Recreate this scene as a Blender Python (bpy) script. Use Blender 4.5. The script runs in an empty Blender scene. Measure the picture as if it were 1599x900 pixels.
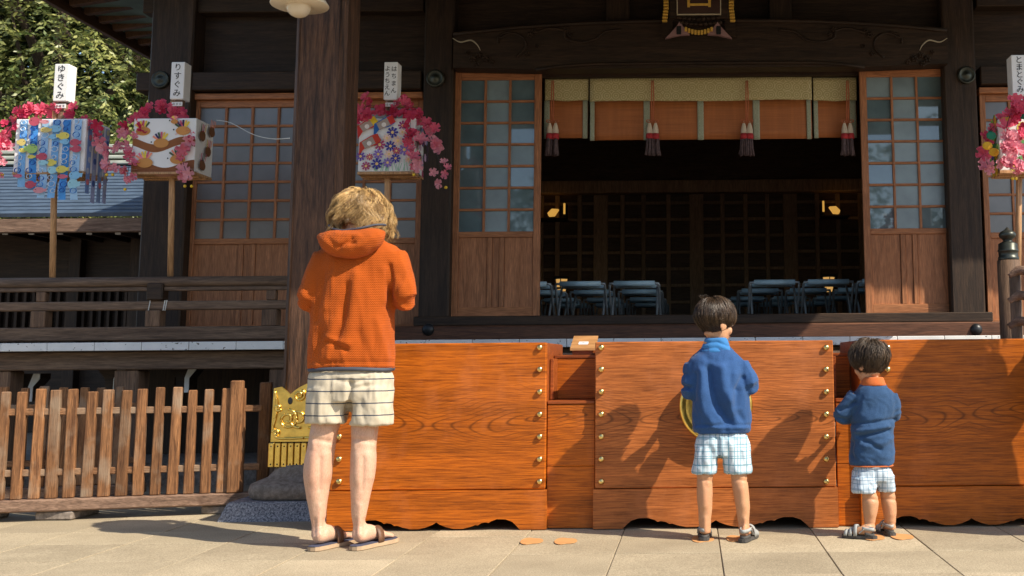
import bpy, bmesh, math, random
import numpy as np
from mathutils import Vector, Matrix, noise as mnoise
random.seed(7); np.random.seed(7)
R = math.radians
scene = bpy.context.scene
COL = scene.collection

# ------------------------------------------------------------------ camera
FPX, PX0, PY0 = 1680.0, 1080.0, 357.0          # focal length and principal point in photo pixels
PITCH, ROLL, CAMZ = R(7.0), 0.008, 0.90
_F = Vector((0, math.cos(PITCH), math.sin(PITCH)))
_R0 = Vector((1, 0, 0)); _U0 = Vector((0, -math.sin(PITCH), math.cos(PITCH)))
_R = _R0*math.cos(ROLL) - _U0*math.sin(ROLL)
_U = _R0*math.sin(ROLL) + _U0*math.cos(ROLL)
CAM = Vector((0, 0, CAMZ))
cam_data = bpy.data.cameras.new('camera'); cam = bpy.data.objects.new('camera', cam_data)
COL.objects.link(cam); scene.camera = cam
cam_data.sensor_fit = 'HORIZONTAL'; cam_data.sensor_width = 36.0
cam_data.lens = FPX/1599*36.0
cam_data.shift_x = (799.5-PX0)/1599; cam_data.shift_y = -(450-PY0)/1599
cam_data.clip_start = 0.05; cam_data.clip_end = 3000
cam.matrix_world = Matrix(((_R.x, _U.x, -_F.x, CAM.x), (_R.y, _U.y, -_F.y, CAM.y), (_R.z, _U.z, -_F.z, CAM.z), (0, 0, 0, 1)))

# ------------------------------------------------------------------ sky, sun, exposure
SUN_TO = Vector((1.57, -0.82, 1.70)).normalized()
w = bpy.data.worlds.new('World'); scene.world = w; w.use_nodes = True
wn = w.node_tree.nodes; wl = w.node_tree.links
bg = wn['Background']; sky = wn.new('ShaderNodeTexSky'); sky.sky_type = 'NISHITA'
sky.sun_disc = False; sky.sun_elevation = math.asin(SUN_TO.z)
sky.sun_rotation = math.atan2(SUN_TO.x, SUN_TO.y); sky.altitude = 50; sky.dust_density = 1.0
wl.new(sky.outputs[0], bg.inputs[0]); bg.inputs[1].default_value = 0.14
sd = bpy.data.lights.new('sun', 'SUN'); sd.energy = 4.9; sd.angle = R(0.55); sd.color = (1.0, 0.90, 0.74)
sun = bpy.data.objects.new('sun', sd); COL.objects.link(sun)
sun.rotation_euler = (-SUN_TO).to_track_quat('-Z', 'Y').to_euler(); sun.location = (8, -4, 12)
vs = scene.view_settings; vs.view_transform = 'Standard'; vs.look = 'None'; vs.exposure = 0.52; vs.gamma = 1.0
vs.use_curve_mapping = False
scene.cycles.max_bounces = 6; scene.cycles.diffuse_bounces = 3; scene.cycles.glossy_bounces = 3
scene.cycles.transmission_bounces = 4; scene.cycles.use_denoising = True

# ------------------------------------------------------------------ pixel -> place
def ray(px, py):
    u = (px-PX0)/FPX; v = (PY0-py)/FPX
    return _R*u + _U*v + _F
def P(px, py, Y):
    d = ray(px, py); t = Y/d.y
    return Vector((d.x*t, Y, CAMZ + d.z*t))
def G(px, py, z=0.0):
    d = ray(px, py); t = (z-CAMZ)/d.z
    return Vector((d.x*t, d.y*t, z))
def rect(x0, y0, x1, y1, Y):
    ym = (y0+y1)/2; xm = (x0+x1)/2
    return P(x0, ym, Y).x, P(x1, ym, Y).x, P(xm, y1, Y).z, P(xm, y0, Y).z   # xmin xmax zmin zmax

# ------------------------------------------------------------------ objects
OFF = {}
def tag(o, label=None, cat=None, group=None, kind=None):
    if label: o['label'] = label
    if cat: o['category'] = cat
    if group: o['group'] = group
    if kind: o['kind'] = kind
    return o
def thing(name, loc, label, cat, group=None):
    o = bpy.data.objects.new(name, None); COL.objects.link(o); o.location = Vector(loc)
    o.empty_display_size = 0.1; OFF[o] = Vector(loc)
    return tag(o, label, cat, group)
def mk(name, geo, mat, parent=None, smooth=False, loc=None):
    """geo: bmesh in world coordinates, or (verts, faces)"""
    me = bpy.data.meshes.new(name)
    if isinstance(geo, bmesh.types.BMesh):
        geo.to_mesh(me); geo.free()
    elif isinstance(geo, bpy.types.Mesh):
        me = geo; me.name = name
    else:
        me.from_pydata([tuple(v) for v in geo[0]], [], geo[1]); me.update()
    off = OFF[parent] if parent else (Vector(loc) if loc is not None else Vector((0, 0, 0)))
    if off.length > 0: me.transform(Matrix.Translation(-off))
    o = bpy.data.objects.new(name, me); COL.objects.link(o)
    if parent: o.parent = parent
    else: o.location = off
    OFF[o] = off
    if mat:
        me.materials.clear(); me.materials.append(mat)
    if smooth: me.shade_smooth()
    return o
def inst(src, parent, name, mw, mat=None):
    """copy of a small mesh object placed by world matrix under a parent (shares mesh data)"""
    o = src.copy() if isinstance(src, bpy.types.Object) else bpy.data.objects.new(name, src)
    o.name = name; COL.objects.link(o); o.parent = parent
    o.matrix_local = Matrix.Translation(-OFF[parent]) @ mw
    OFF[o] = OFF[parent]
    return o
def B(): return bmesh.new()
def box(bm, x0, x1, y0, y1, z0, z1, bev=0.0, M=None, taper=None):
    vs_ = []
    for z in (z0, z1):
        for (x, y) in ((x0, y0), (x1, y0), (x1, y1), (x0, y1)):
            p = Vector((x, y, z)); vs_.append(bm.verts.new(M @ p if M else p))
    q = [(3, 2, 1, 0), (4, 5, 6, 7), (0, 1, 5, 4), (1, 2, 6, 5), (2, 3, 7, 6), (3, 0, 4, 7)]
    fs = [bm.faces.new([vs_[i] for i in f]) for f in q]
    if bev > 0:
        es = list({e for f in fs for e in f.edges})
        bmesh.ops.bevel(bm, geom=es, offset=bev, segments=1, affect='EDGES', profile=0.5)
    return bm
def bx(x0, x1, y0, y1, z0, z1, bev=0.0, M=None): return box(B(), x0, x1, y0, y1, z0, z1, bev, M)
def bar(bm, a, b, w_, h_, up=Vector((0, 0, 1)), bev=0.0):
    """box beam from a to b: w_ across, h_ along up"""
    a = Vector(a); b = Vector(b); d = (b-a); L = d.length; d.normalize()
    s = d.cross(up).normalized(); u = s.cross(d)
    M = Matrix(((d.x, s.x, u.x, a.x), (d.y, s.y, u.y, a.y), (d.z, s.z, u.z, a.z), (0, 0, 0, 1)))
    return box(bm, 0, L, -w_/2, w_/2, -h_/2, h_/2, bev, M)
def crom(pts, k):
    """Catmull-Rom resample of a list of tuples/arrays"""
    A = np.array([list(p) for p in pts], float); n = len(A); out = []
    for i in range(n-1):
        p0 = A[max(i-1, 0)]; p1 = A[i]; p2 = A[i+1]; p3 = A[min(i+2, n-1)]
        for j in range(k):
            t = j/k
            out.append(0.5*((2*p1)+(-p0+p2)*t+(2*p0-5*p1+4*p2-p3)*t*t+(-p0+3*p1-3*p2+p3)*t**3))
    out.append(A[-1]); return out
def tube(bm, pts, rad, n=10, k=1, ref=Vector((0, 0, 1)), cap=True):
    """tube along pts. rad: float, list of float or list of (across, along-ref)"""
    m = len(pts)
    if not hasattr(rad, '__len__'): rad = [rad]*m
    rad = [(r, r) if not hasattr(r, '__len__') else r for r in rad]
    Q = [list(p)+list(r) for p, r in zip(pts, rad)]
    if k > 1: Q = crom(Q, k)
    Q = np.array(Q, float); rings = []
    for i in range(len(Q)):
        c = Vector(Q[i, :3]); d = Vector(Q[min(i+1, len(Q)-1), :3]) - Vector(Q[max(i-1, 0), :3])
        if d.length < 1e-9: d = Vector((0, 0, 1))
        d.normalize(); rf = ref if abs(d.dot(ref)) < 0.98 else Vector((0, 1, 0.01))
        s = d.cross(rf).normalized(); u = s.cross(d)
        rings.append([bm.verts.new(c + s*(math.cos(2*math.pi*j/n)*max(Q[i, 3], 1e-4)) + u*(math.sin(2*math.pi*j/n)*max(Q[i, 4], 1e-4))) for j in range(n)])
    for a, b in zip(rings, rings[1:]):
        for j in range(n):
            bm.faces.new((a[j], a[(j+1) % n], b[(j+1) % n], b[j]))
    if cap:
        bm.faces.new(rings[0][::-1]); bm.faces.new(rings[-1])
    return bm
def stack(bm, rings, n=28, k=4, pw=2.4):
    """horizontal rings (cx, cy, z, rx, ry) bottom to top, superellipse sections"""
    Q = crom(rings, k) if k > 1 else [np.array(r, float) for r in rings]; rr = []
    for q in Q:
        ring = []
        for j in range(n):
            a = 2*math.pi*j/n; c, s = math.cos(a), math.sin(a)
            ring.append(bm.verts.new((q[0]+q[3]*math.copysign(abs(c)**(2/pw), c), q[1]+q[4]*math.copysign(abs(s)**(2/pw), s), q[2])))
        rr.append(ring)
    for a, b in zip(rr, rr[1:]):
        for j in range(n): bm.faces.new((a[j], a[(j+1) % n], b[(j+1) % n], b[j]))
    bm.faces.new(rr[0][::-1]); bm.faces.new(rr[-1]); return bm
def ball(bm, c, rx, ry, rz, M3=None, u=16, v=10):
    M = Matrix.Translation(Vector(c)) @ ((M3.to_4x4() if M3 else Matrix.Identity(4)) @ Matrix.Diagonal((rx, ry, rz, 1)))
    bmesh.ops.create_uvsphere(bm, u_segments=u, v_segments=v, radius=1.0, matrix=M); return bm
def lathe(bm, c, prof, n=24, axis='z'):
    """prof: list of (r, h) round a vertical (z) or depth (y, towards -y) axis at c"""
    rr = []
    for r, h in prof:
        ring = []
        for j in range(n):
            a = 2*math.pi*j/n
            if axis == 'z': p = (c[0]+r*math.cos(a), c[1]+r*math.sin(a), c[2]+h)
            else: p = (c[0]+r*math.cos(a), c[1]-h, c[2]+r*math.sin(a))
            ring.append(bm.verts.new(p))
        rr.append(ring)
    for a, b in zip(rr, rr[1:]):
        for j in range(n): bm.faces.new((a[j], a[(j+1) % n], b[(j+1) % n], b[j]))
    bm.faces.new(rr[0][::-1]); bm.faces.new(rr[-1])
    return bm
def prism(bm, poly, y0, y1):
    """polygon in x,z extruded from y0 (front) to y1"""
    a = [bm.verts.new((x, y0, z)) for x, z in poly]; b = [bm.verts.new((x, y1, z)) for x, z in poly]
    bm.faces.new(a); bm.faces.new(b[::-1]); n = len(poly)
    for i in range(n): bm.faces.new((a[i], b[i], b[(i+1) % n], a[(i+1) % n]))
    bmesh.ops.recalc_face_normals(bm, faces=bm.faces[:]); return bm
def fuse(bm, voxel, smooth=6, fac=0.5):
    """one continuous surface out of overlapping closed shapes"""
    bmesh.ops.recalc_face_normals(bm, faces=bm.faces[:])
    me = bpy.data.meshes.new('tmp'); bm.to_mesh(me); bm.free()
    o = bpy.data.objects.new('tmp', me); COL.objects.link(o)
    m = o.modifiers.new('r', 'REMESH'); m.mode = 'VOXEL'; m.voxel_size = voxel
    if smooth:
        s = o.modifiers.new('s', 'SMOOTH'); s.factor = fac; s.iterations = smooth
    dg = bpy.context.evaluated_depsgraph_get()
    out = bpy.data.meshes.new_from_object(o.evaluated_get(dg))
    bpy.data.objects.remove(o); bpy.data.meshes.remove(me)
    return out
def text_mesh(s, size, extr=0.0008):
    cu = bpy.data.curves.new('t', 'FONT'); cu.body = s; cu.size = size; cu.extrude = extr
    cu.align_x = 'CENTER'; cu.align_y = 'CENTER'; cu.resolution_u = 3
    o = bpy.data.objects.new('t', cu); COL.objects.link(o)
    me = bpy.data.meshes.new_from_object(o.evaluated_get(bpy.context.evaluated_depsgraph_get()))
    bpy.data.objects.remove(o); bpy.data.curves.remove(cu)
    return me
FACE_CAM = Matrix(((1, 0, 0, 0), (0, 0, -1, 0), (0, 1, 0, 0), (0, 0, 0, 1)))   # xy plane -> xz plane facing -y

# ------------------------------------------------------------------ materials
def nmat(name):
    m = bpy.data.materials.new(name); m.use_nodes = True
    nt = m.node_tree; b = nt.nodes['Principled BSDF']
    return m, nt, nt.nodes, nt.links, b
def ramp(nodes, c0, c1, p0=0.3, p1=0.7, mid=None):
    r = nodes.new('ShaderNodeValToRGB'); e = r.color_ramp.elements
    e[0].position = p0; e[0].color = (*c0, 1); e[1].position = p1; e[1].color = (*c1, 1)
    if mid:
        x = e.new(mid[0]); x.color = (*mid[1], 1)
    return r
def mix(nodes, links, mode, fac, a, b):
    m = nodes.new('ShaderNodeMix'); m.data_type = 'RGBA'; m.blend_type = mode
    for sock, v in ((m.inputs[0], fac), (m.inputs[6], a), (m.inputs[7], b)):
        if hasattr(v, 'links') or isinstance(v, bpy.types.NodeSocket): links.new(v, sock)
        elif hasattr(v, '__len__'): sock.default_value = (*v, 1)
        else: sock.default_value = v
    return m.outputs[2]
def math_n(nodes, links, op, a, b=0.0):
    m = nodes.new('ShaderNodeMath'); m.operation = op
    for i, v in enumerate((a, b)):
        if isinstance(v, bpy.types.NodeSocket): links.new(v, m.inputs[i])
        else: m.inputs[i].default_value = v
    return m.outputs[0]
def coords(nodes, links, scale=(1, 1, 1), rnd=True):
    tc = nodes.new('ShaderNodeTexCoord'); mp = nodes.new('ShaderNodeMapping'); mp.inputs['Scale'].default_value = scale
    src = tc.outputs['Object']
    if rnd:
        oi = nodes.new('ShaderNodeObjectInfo'); va = nodes.new('ShaderNodeVectorMath'); va.operation = 'MULTIPLY_ADD'
        cb = nodes.new('ShaderNodeCombineXYZ')
        for i in range(3): links.new(oi.outputs['Random'], cb.inputs[i])
        links.new(cb.outputs[0], va.inputs[0]); va.inputs[1].default_value = (17.3, 9.1, 23.7); links.new(src, va.inputs[2]); src = va.outputs[0]
    links.new(src, mp.inputs[0]); return mp.outputs[0]
def noise_n(nodes, links, vec, scale, detail=4, rough=0.55, dist=0.0):
    n = nodes.new('ShaderNodeTexNoise'); n.inputs['Scale'].default_value = scale; n.inputs['Detail'].default_value = detail
    n.inputs['Roughness'].default_value = rough; n.inputs['Distortion'].default_value = dist
    links.new(vec, n.inputs['Vector']); return n.outputs[0]
def bump_n(nodes, links, h, bsdf, strength=0.3, dist=0.01):
    b = nodes.new('ShaderNodeBump'); b.inputs['Strength'].default_value = strength; b.inputs['Distance'].default_value = dist
    links.new(h, b.inputs['Height']); links.new(b.outputs[0], bsdf.inputs['Normal']); return b
def plain(name, col, rough=0.6, metal=0.0, var=0.15, nscale=12, bump=0.1, spec=0.5, sheen=0.0, dist=0.005):
    m, nt, N, L, b = nmat(name)
    v = coords(N, L); h = noise_n(N, L, v, nscale, 5)
    d = tuple(c*(1-var) for c in col); l = tuple(min(1, c*(1+var)) for c in col)
    r = ramp(N, d, l); L.new(h, r.inputs[0]); L.new(r.outputs[0], b.inputs['Base Color'])
    b.inputs['Roughness'].default_value = rough; b.inputs['Metallic'].default_value = metal
    b.inputs['Specular IOR Level'].default_value = spec; b.inputs['Sheen Weight'].default_value = sheen
    if bump: bump_n(N, L, h, b, bump, dist)
    return m
def wood(name, dark, light, axis='x', sc=1.0, rough=0.55, bump=0.25, rand=0.2, worn=None):
    m, nt, N, L, b = nmat(name)
    s = {'x': (0.7, 9, 9), 'y': (9, 0.7, 9), 'z': (9, 9, 0.7)}[axis]
    v = coords(N, L, tuple(q*sc for q in s)); v2 = coords(N, L, tuple(q*sc*5 for q in s))
    h = noise_n(N, L, v, 3.0, 6, 0.6, 0.8); h2 = noise_n(N, L, v2, 3.0, 4, 0.6)
    r = ramp(N, dark, light, 0.32, 0.68); L.new(h, r.inputs[0])
    c = mix(N, L, 'MULTIPLY', 0.7, r.outputs[0], ramp_from(N, L, h2, (0.38,)*3, (1.35,)*3))
    if worn:
        nb = noise_n(N, L, coords(N, L, (1, 1, 1)), 3.5, 5)
        rr = ramp(N, (0, 0, 0), (1, 1, 1), 0.52, 0.68); L.new(nb, rr.inputs[0])
        c = mix(N, L, 'MIX', rr.outputs[0], c, worn)
    oi = N.new('ShaderNodeObjectInfo'); hs = N.new('ShaderNodeHueSaturation')
    val = math_n(N, L, 'MULTIPLY_ADD', oi.outputs['Random'], rand*2); val.node.inputs[2].default_value = 1-rand
    L.new(val, hs.inputs['Value']); L.new(c, hs.inputs['Color']); L.new(hs.outputs[0], b.inputs['Base Color'])
    b.inputs['Roughness'].default_value = rough; b.inputs['Specular IOR Level'].default_value = 0.35
    hh = math_n(N, L, 'ADD', h, h2); bump_n(N, L, hh, b, bump, 0.006)
    return m
def ramp_from(N, L, val, c0, c1, p0=0.3, p1=0.7):
    r = ramp(N, c0, c1, p0, p1); L.new(val, r.inputs[0]); return r.outputs[0]
def zelkova(name, base, rough=0.32, spec=0.3):
    """lacquered board with flame figure: nested ovals in the middle, straight grain above and below"""
    m, nt, N, L, b = nmat(name)
    v = coords(N, L, (1, 1, 1), rnd=False)
    oi = N.new('ShaderNodeObjectInfo')
    sep = N.new('ShaderNodeSeparateXYZ'); L.new(v, sep.inputs[0])
    nw = noise_n(N, L, coords(N, L, (1.1, 0.2, 2.2)), 1.5, 2, 0.5)
    x = math_n(N, L, 'PINGPONG', math_n(N, L, 'ADD', sep.outputs[0], math_n(N, L, 'MULTIPLY', oi.outputs['Random'], 3.0)), 0.66)
    warp = math_n(N, L, 'MULTIPLY', math_n(N, L, 'SUBTRACT', nw, 0.5), 0.20)
    z = math_n(N, L, 'ADD', math_n(N, L, 'SUBTRACT', sep.outputs[2], 0.59), warp)
    zz = math_n(N, L, 'MULTIPLY', z, 7.5)
    r2 = math_n(N, L, 'SQRT', math_n(N, L, 'ADD', math_n(N, L, 'MULTIPLY', x, x), math_n(N, L, 'MULTIPLY', zz, zz)))
    ph = math_n(N, L, 'MULTIPLY', r2, 62.0)
    s = math_n(N, L, 'SINE', ph); s01 = math_n(N, L, 'MULTIPLY_ADD', s, 0.5); s01.node.inputs[2].default_value = 0.5
    s4 = math_n(N, L, 'POWER', s01, 9.0)
    fine = noise_n(N, L, coords(N, L, (3.2, 3.2, 95)), 1.7, 6, 0.72, 0.4)
    broad = noise_n(N, L, coords(N, L, (0.7, 0.7, 8)), 1.4, 4, 0.6)
    c = ramp_from(N, L, broad, tuple(q*0.72 for q in base), tuple(min(1, q*1.22) for q in base), 0.3, 0.7)
    c = mix(N, L, 'MULTIPLY', 0.85, c, ramp_from(N, L, fine, (0.36, 0.28, 0.22), (1.25, 1.25, 1.25), 0.36, 0.60))
    wear = noise_n(N, L, coords(N, L, (2.2, 1, 1.1)), 2.2, 6, 0.62)
    c = mix(N, L, 'MIX', math_n(N, L, 'MULTIPLY', ramp_from(N, L, wear, (0, 0, 0), (1, 1, 1), 0.52, 0.72), 0.30), c, tuple(min(1, q*1.25+.05) for q in base))
    # dark rings show only near the figured heart of the board
    fall = math_n(N, L, 'SUBTRACT', 1.0, math_n(N, L, 'MULTIPLY', math_n(N, L, 'ABSOLUTE', z), 3.6)); fall.node.use_clamp = True
    f = math_n(N, L, 'MULTIPLY', s4, math_n(N, L, 'MULTIPLY', fall, 0.72))
    c = mix(N, L, 'MIX', f, c, tuple(q*0.22 for q in base))
    L.new(c, b.inputs['Base Color']); L.new(ramp_from(N, L, wear, (rough,)*3, (rough+.28,)*3), b.inputs['Roughness']); b.inputs['Specular IOR Level'].default_value = spec
    bump_n(N, L, fine, b, 0.2, 0.003)
    return m

M = {}
M['box'] = zelkova('lacquered_zelkova', (0.44, 0.110, 0.007))
M['boxmid'] = zelkova('lacquered_zelkova_pale', (0.43, 0.132, 0.032))
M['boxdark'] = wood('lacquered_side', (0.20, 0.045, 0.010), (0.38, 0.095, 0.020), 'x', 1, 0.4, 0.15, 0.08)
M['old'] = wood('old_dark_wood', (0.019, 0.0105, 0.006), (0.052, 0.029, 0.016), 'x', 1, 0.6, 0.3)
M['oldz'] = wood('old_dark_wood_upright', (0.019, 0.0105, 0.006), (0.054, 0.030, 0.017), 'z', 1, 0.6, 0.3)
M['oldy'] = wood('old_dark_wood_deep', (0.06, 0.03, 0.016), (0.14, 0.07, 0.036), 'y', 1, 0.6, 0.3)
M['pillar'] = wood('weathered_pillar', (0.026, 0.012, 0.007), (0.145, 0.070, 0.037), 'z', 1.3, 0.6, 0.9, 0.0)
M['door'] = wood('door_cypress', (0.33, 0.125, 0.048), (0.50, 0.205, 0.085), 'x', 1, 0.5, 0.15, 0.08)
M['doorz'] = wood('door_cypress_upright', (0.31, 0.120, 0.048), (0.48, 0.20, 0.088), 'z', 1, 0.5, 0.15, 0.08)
M['rail'] = wood('weathered_rail', (0.085, 0.052, 0.034), (0.20, 0.13, 0.085), 'x', 1, 0.7, 0.4, 0.12)
M['railz'] = wood('weathered_rail_upright', (0.085, 0.050, 0.032), (0.21, 0.125, 0.075), 'z', 1, 0.7, 0.4, 0.2)
M['picket'] = wood('weathered_picket', (0.11, 0.045, 0.018), (0.34, 0.158, 0.064), 'z', 1.6, 0.75, 0.8, 0.28, worn=(0.30, 0.21, 0.14))
M['sill'] = wood('weathered_sill', (0.13, 0.075, 0.05), (0.30, 0.19, 0.13), 'x', 1, 0.8, 0.5, 0.1)
M['pole'] = wood('lantern_pole_pine', (0.42, 0.23, 0.11), (0.58, 0.34, 0.17), 'z', 1, 0.5, 0.1, 0.06)
M['gold'] = plain('gold_leaf_brass', (0.86, 0.60, 0.16), 0.28, 1.0, 0.18, 25, 0.25, dist=0.004)
M['brass'] = plain('brass_stud', (0.78, 0.60, 0.24), 0.25, 1.0, 0.1, 30, 0.05)
M['bronze'] = plain('aged_bronze', (0.06, 0.065, 0.055), 0.4, 0.7, 0.4, 20, 0.1)
M['iron'] = plain('black_iron', (0.025, 0.027, 0.03), 0.4, 0.4, 0.3, 30, 0.1)
M['white'] = plain('white_paint', (0.74, 0.75, 0.74), 0.6, 0, 0.10, 9, 0.1)
M['paper'] = plain('white_paper', (0.80, 0.80, 0.80), 0.75, 0, 0.03, 8, 0.03)
M['ink'] = plain('black_ink', (0.012, 0.012, 0.014), 0.6, 0, 0.1, 20, 0)
M['cord'] = plain('white_cord', (0.6, 0.6, 0.56), 0.8)
M['wire'] = plain('dark_wire', (0.02, 0.025, 0.02), 0.6)
M['yellow'] = plain('yellow_bead', (0.75, 0.5, 0.03), 0.4)
def stone(name, c0, c1, sc, rough=0.85, sp=0.4, stain=0.35):
    m, nt, N, L, b = nmat(name)
    v = coords(N, L); n1 = noise_n(N, L, v, sc, 3, 0.7); n2 = noise_n(N, L, v, 2.3, 5, 0.6)
    c = ramp_from(N, L, n1, c0, c1, 0.36, 0.64)
    c = mix(N, L, 'MULTIPLY', stain, c, ramp_from(N, L, n2, (0.6, 0.58, 0.55), (1.1, 1.1, 1.1)))
    oi = N.new('ShaderNodeObjectInfo'); hs = N.new('ShaderNodeHueSaturation')
    val = math_n(N, L, 'MULTIPLY_ADD', oi.outputs['Random'], 0.24); val.node.inputs[2].default_value = 0.88
    L.new(val, hs.inputs['Value']); L.new(c, hs.inputs['Color']); L.new(hs.outputs[0], b.inputs['Base Color'])
    b.inputs['Roughness'].default_value = rough; b.inputs['Specular IOR Level'].default_value = sp
    bump_n(N, L, n1, b, 0.25, 0.004); return m
M['slab'] = stone('paving_stone', (0.28, 0.23, 0.152), (0.52, 0.432, 0.296), 150, stain=.6)
M['ground'] = stone('joint_sand', (0.19, 0.155, 0.11), (0.32, 0.26, 0.19), 90)
M['granite'] = stone('speckled_granite', (0.05, 0.055, 0.075), (0.40, 0.39, 0.41), 95, 0.7, 0.4, 0.15)
M['base'] = stone('old_base_stone', (0.17, 0.14, 0.115), (0.31, 0.26, 0.22), 30, 0.9, 0.3, 0.6)
def glass(name, col, rough=0.03):
    m, nt, N, L, b = nmat(name)
    v = coords(N, L); n2 = noise_n(N, L, v, 5, 4)
    c = ramp_from(N, L, n2, tuple(q*0.8 for q in col), tuple(q*1.2 for q in col)); L.new(c, b.inputs['Base Color'])
    b.inputs['Roughness'].default_value = rough; b.inputs['Specular IOR Level'].default_value = 1.0; b.inputs['IOR'].default_value = 1.6
    return m
M['glass'] = glass('backed_glass', (0.115, 0.17, 0.19))
M['glassdark'] = glass('dusty_glass', (0.13, 0.118, 0.115), 0.3)
M['glassfrost'] = glass('frosted_glass', (0.19, 0.255, 0.28), 0.35)
def emit(name, col, s):
    m, nt, N, L, b = nmat(name); b.inputs['Base Color'].default_value = (*col, 1)
    b.inputs['Emission Color'].default_value = (*col, 1); b.inputs['Emission Strength'].default_value = s; return m
M['lit'] = emit('lit_lantern', (1.0, 0.55, 0.16), 0.42)
M['litdim'] = emit('lit_sconce', (1.0, 0.52, 0.10), 0.42)

def chipped():
    m, nt, N, L, b = nmat('chipped_white_paint'); n1 = noise_n(N, L, coords(N, L, (1, 1, 1)), 34, 5, .65); n2 = noise_n(N, L, coords(N, L), 5, 3)
    c = mix(N, L, 'MIX', ramp_from(N, L, n1, (0, 0, 0), (1, 1, 1), .63, .66), ramp_from(N, L, n2, (.66, .67, .66), (.80, .80, .79)), (.10, .08, .07)); L.new(c, b.inputs['Base Color']); b.inputs['Roughness'].default_value = .6; return m
M['whitechip'] = chipped()
# ================================================================== ground
YB, YW, DECK, DECKY, FLOOR = 5.95, 9.30, 1.066, 7.90, 1.24
bm = B(); S = 400
for v in ((-S, -S, -0.007), (S, -S, -0.007), (S, S, -0.007), (-S, S, -0.007)): bm.verts.new(v)
bm.faces.new(bm.verts[:])
ground = tag(mk('ground', bm, M['ground']), kind='structure', label='pale stone paving in front of the shrine hall')
XJ = [0.125 + 0.4995*k for k in range(-13, 9)]
def slab(x0, x1, y0, y1):
    j = 0.0026; dz = random.uniform(-0.0012, 0.0012)
    mk('paving_slab', bx(x0+j, x1-j, y0+j, y1-j, -0.05, dz, 0.002), M['slab'], ground)
for a, b in zip(XJ, XJ[1:]):
    if a < -1.85:
        ys = [2.79, 3.25, 3.72, 4.18, 4.65, 5.11, 5.60, 5.99, 6.45, 6.91, 7.38, 7.84]
    else:
        ys = [2.62, 3.14, 3.66, 4.18, 4.70, 5.22, 5.74, 6.26, 6.78, 7.30, 7.82]
    for c, d in zip(ys, ys[1:]): slab(a, b, c, d)

# ================================================================== shrine hall
hall = thing('shrine_hall', (0, YW, 0), 'dark wooden shrine hall with open lattice doors and a veranda', 'building')
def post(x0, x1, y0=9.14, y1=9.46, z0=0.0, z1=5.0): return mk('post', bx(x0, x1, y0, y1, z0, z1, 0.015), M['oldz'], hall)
for a, b in ((222, 290), (657, 704), (1480, 1532)):
    xa = P(a, 300, 9.14).x; xb = P(b, 300, 9.14).x; post(xa, xb)
post(4.40, 4.78)
XL, XR = -4.72, 4.76
# upper wall, beams
zn0, zn1 = P(800, 136, 9.13).z, P(800, 107, 9.13).z
xpa, xpb = P(657, 120, 9.14).x, P(1532, 120, 9.14).x
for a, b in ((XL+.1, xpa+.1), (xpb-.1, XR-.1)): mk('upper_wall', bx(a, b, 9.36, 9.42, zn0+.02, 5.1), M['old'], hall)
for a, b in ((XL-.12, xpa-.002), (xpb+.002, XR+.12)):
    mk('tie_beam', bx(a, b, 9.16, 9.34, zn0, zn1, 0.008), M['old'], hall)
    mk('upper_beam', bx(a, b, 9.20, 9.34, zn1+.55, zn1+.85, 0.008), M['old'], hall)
# carved rainbow beam over the middle bay
xa, xb = P(708, 60, 9.05).x, P(1479, 60, 9.05).x
ztop = lambda t: P(1090, 30, 9.05).z - 0.105*abs(2*t-1)**2.6
zbot = P(1090, 106, 9.05).z
poly = [(xa+(xb-xa)*i/24, ztop(i/24)) for i in range(25)][::-1] + [(xa, zbot+.02), (xa+.9*.8, zbot), (xb-.9*.8, zbot), (xb, zbot+.02)]
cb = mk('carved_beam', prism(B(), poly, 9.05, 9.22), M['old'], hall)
lip = [(xa+(xb-xa)*i/24, 9.045, ztop(i/24)-.018) for i in range(25)]
mk('beam_moulding', tube(B(), lip, 0.02, 8), M['old'], cb, True)
zl = P(1090, 99, 9.05).z
mk('beam_moulding', tube(B(), [(xa+.72+(xb-xa-1.44)*i/16, 9.045, zl - .05*abs(i/8-1)**6) for i in range(17)], 0.016, 8), M['old'], cb, True)
M['cream0'] = plain('faded_cream_line', (0.45, 0.40, 0.30), .7)
def vine(pts, r, mat): mk('carved_scroll', tube(B(), [P(x, y, 9.045) for x, y in pts], r, 6, 5), mat, cb, True)
for s in (0, 1):
    mx = (lambda x: 2186-x) if s else (lambda x: x)
    vine([(mx(x), y) for x, y in ((707, 60), (719, 66), (735, 63), (745, 70), (750, 79))], [.003, .006, .007, .006, .003], M['cream0'])
    vine([(mx(x), y) for x, y in ((780, 60), (800, 52), (818, 60), (820, 75), (806, 90))], .011, M['old'])
    vine([(mx(x), y) for x, y in ((778, 68), (780, 56), (795, 50))], .01, M['old'])
    vine([(mx(x), y) for x, y in ((835, 52), (858, 45), (880, 48), (884, 60), (905, 66), (928, 62), (945, 50), (970, 47))], .012, M['old'])
    for (x, y, q) in ((738, 92, 1), (748, 86, .8), (758, 92, 1), (745, 100, .9), (730, 82, .6), (828, 55, .9), (834, 48, .7), (884, 46, .8), (890, 55, .7), (824, 84, .7), (838, 72, .6), (768, 97, .7)):
        p = P(mx(x), y, 9.04); b_ = B()
        for k in range(5):
            a = k*1.257+x; ball(b_, p+Vector((math.cos(a)*.018*q, 0, math.sin(a)*.018*q)), .016*q, .014, .012*q, Matrix.Rotation(-a, 3, 'Y'), 8, 5)
        mk('carved_blossom', b_, M['old'], cb, True)
mk('transom_wall', bx(xpa, xpb, 9.30, 9.36, zbot-.01, 5.1), M['old'], hall)
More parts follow.
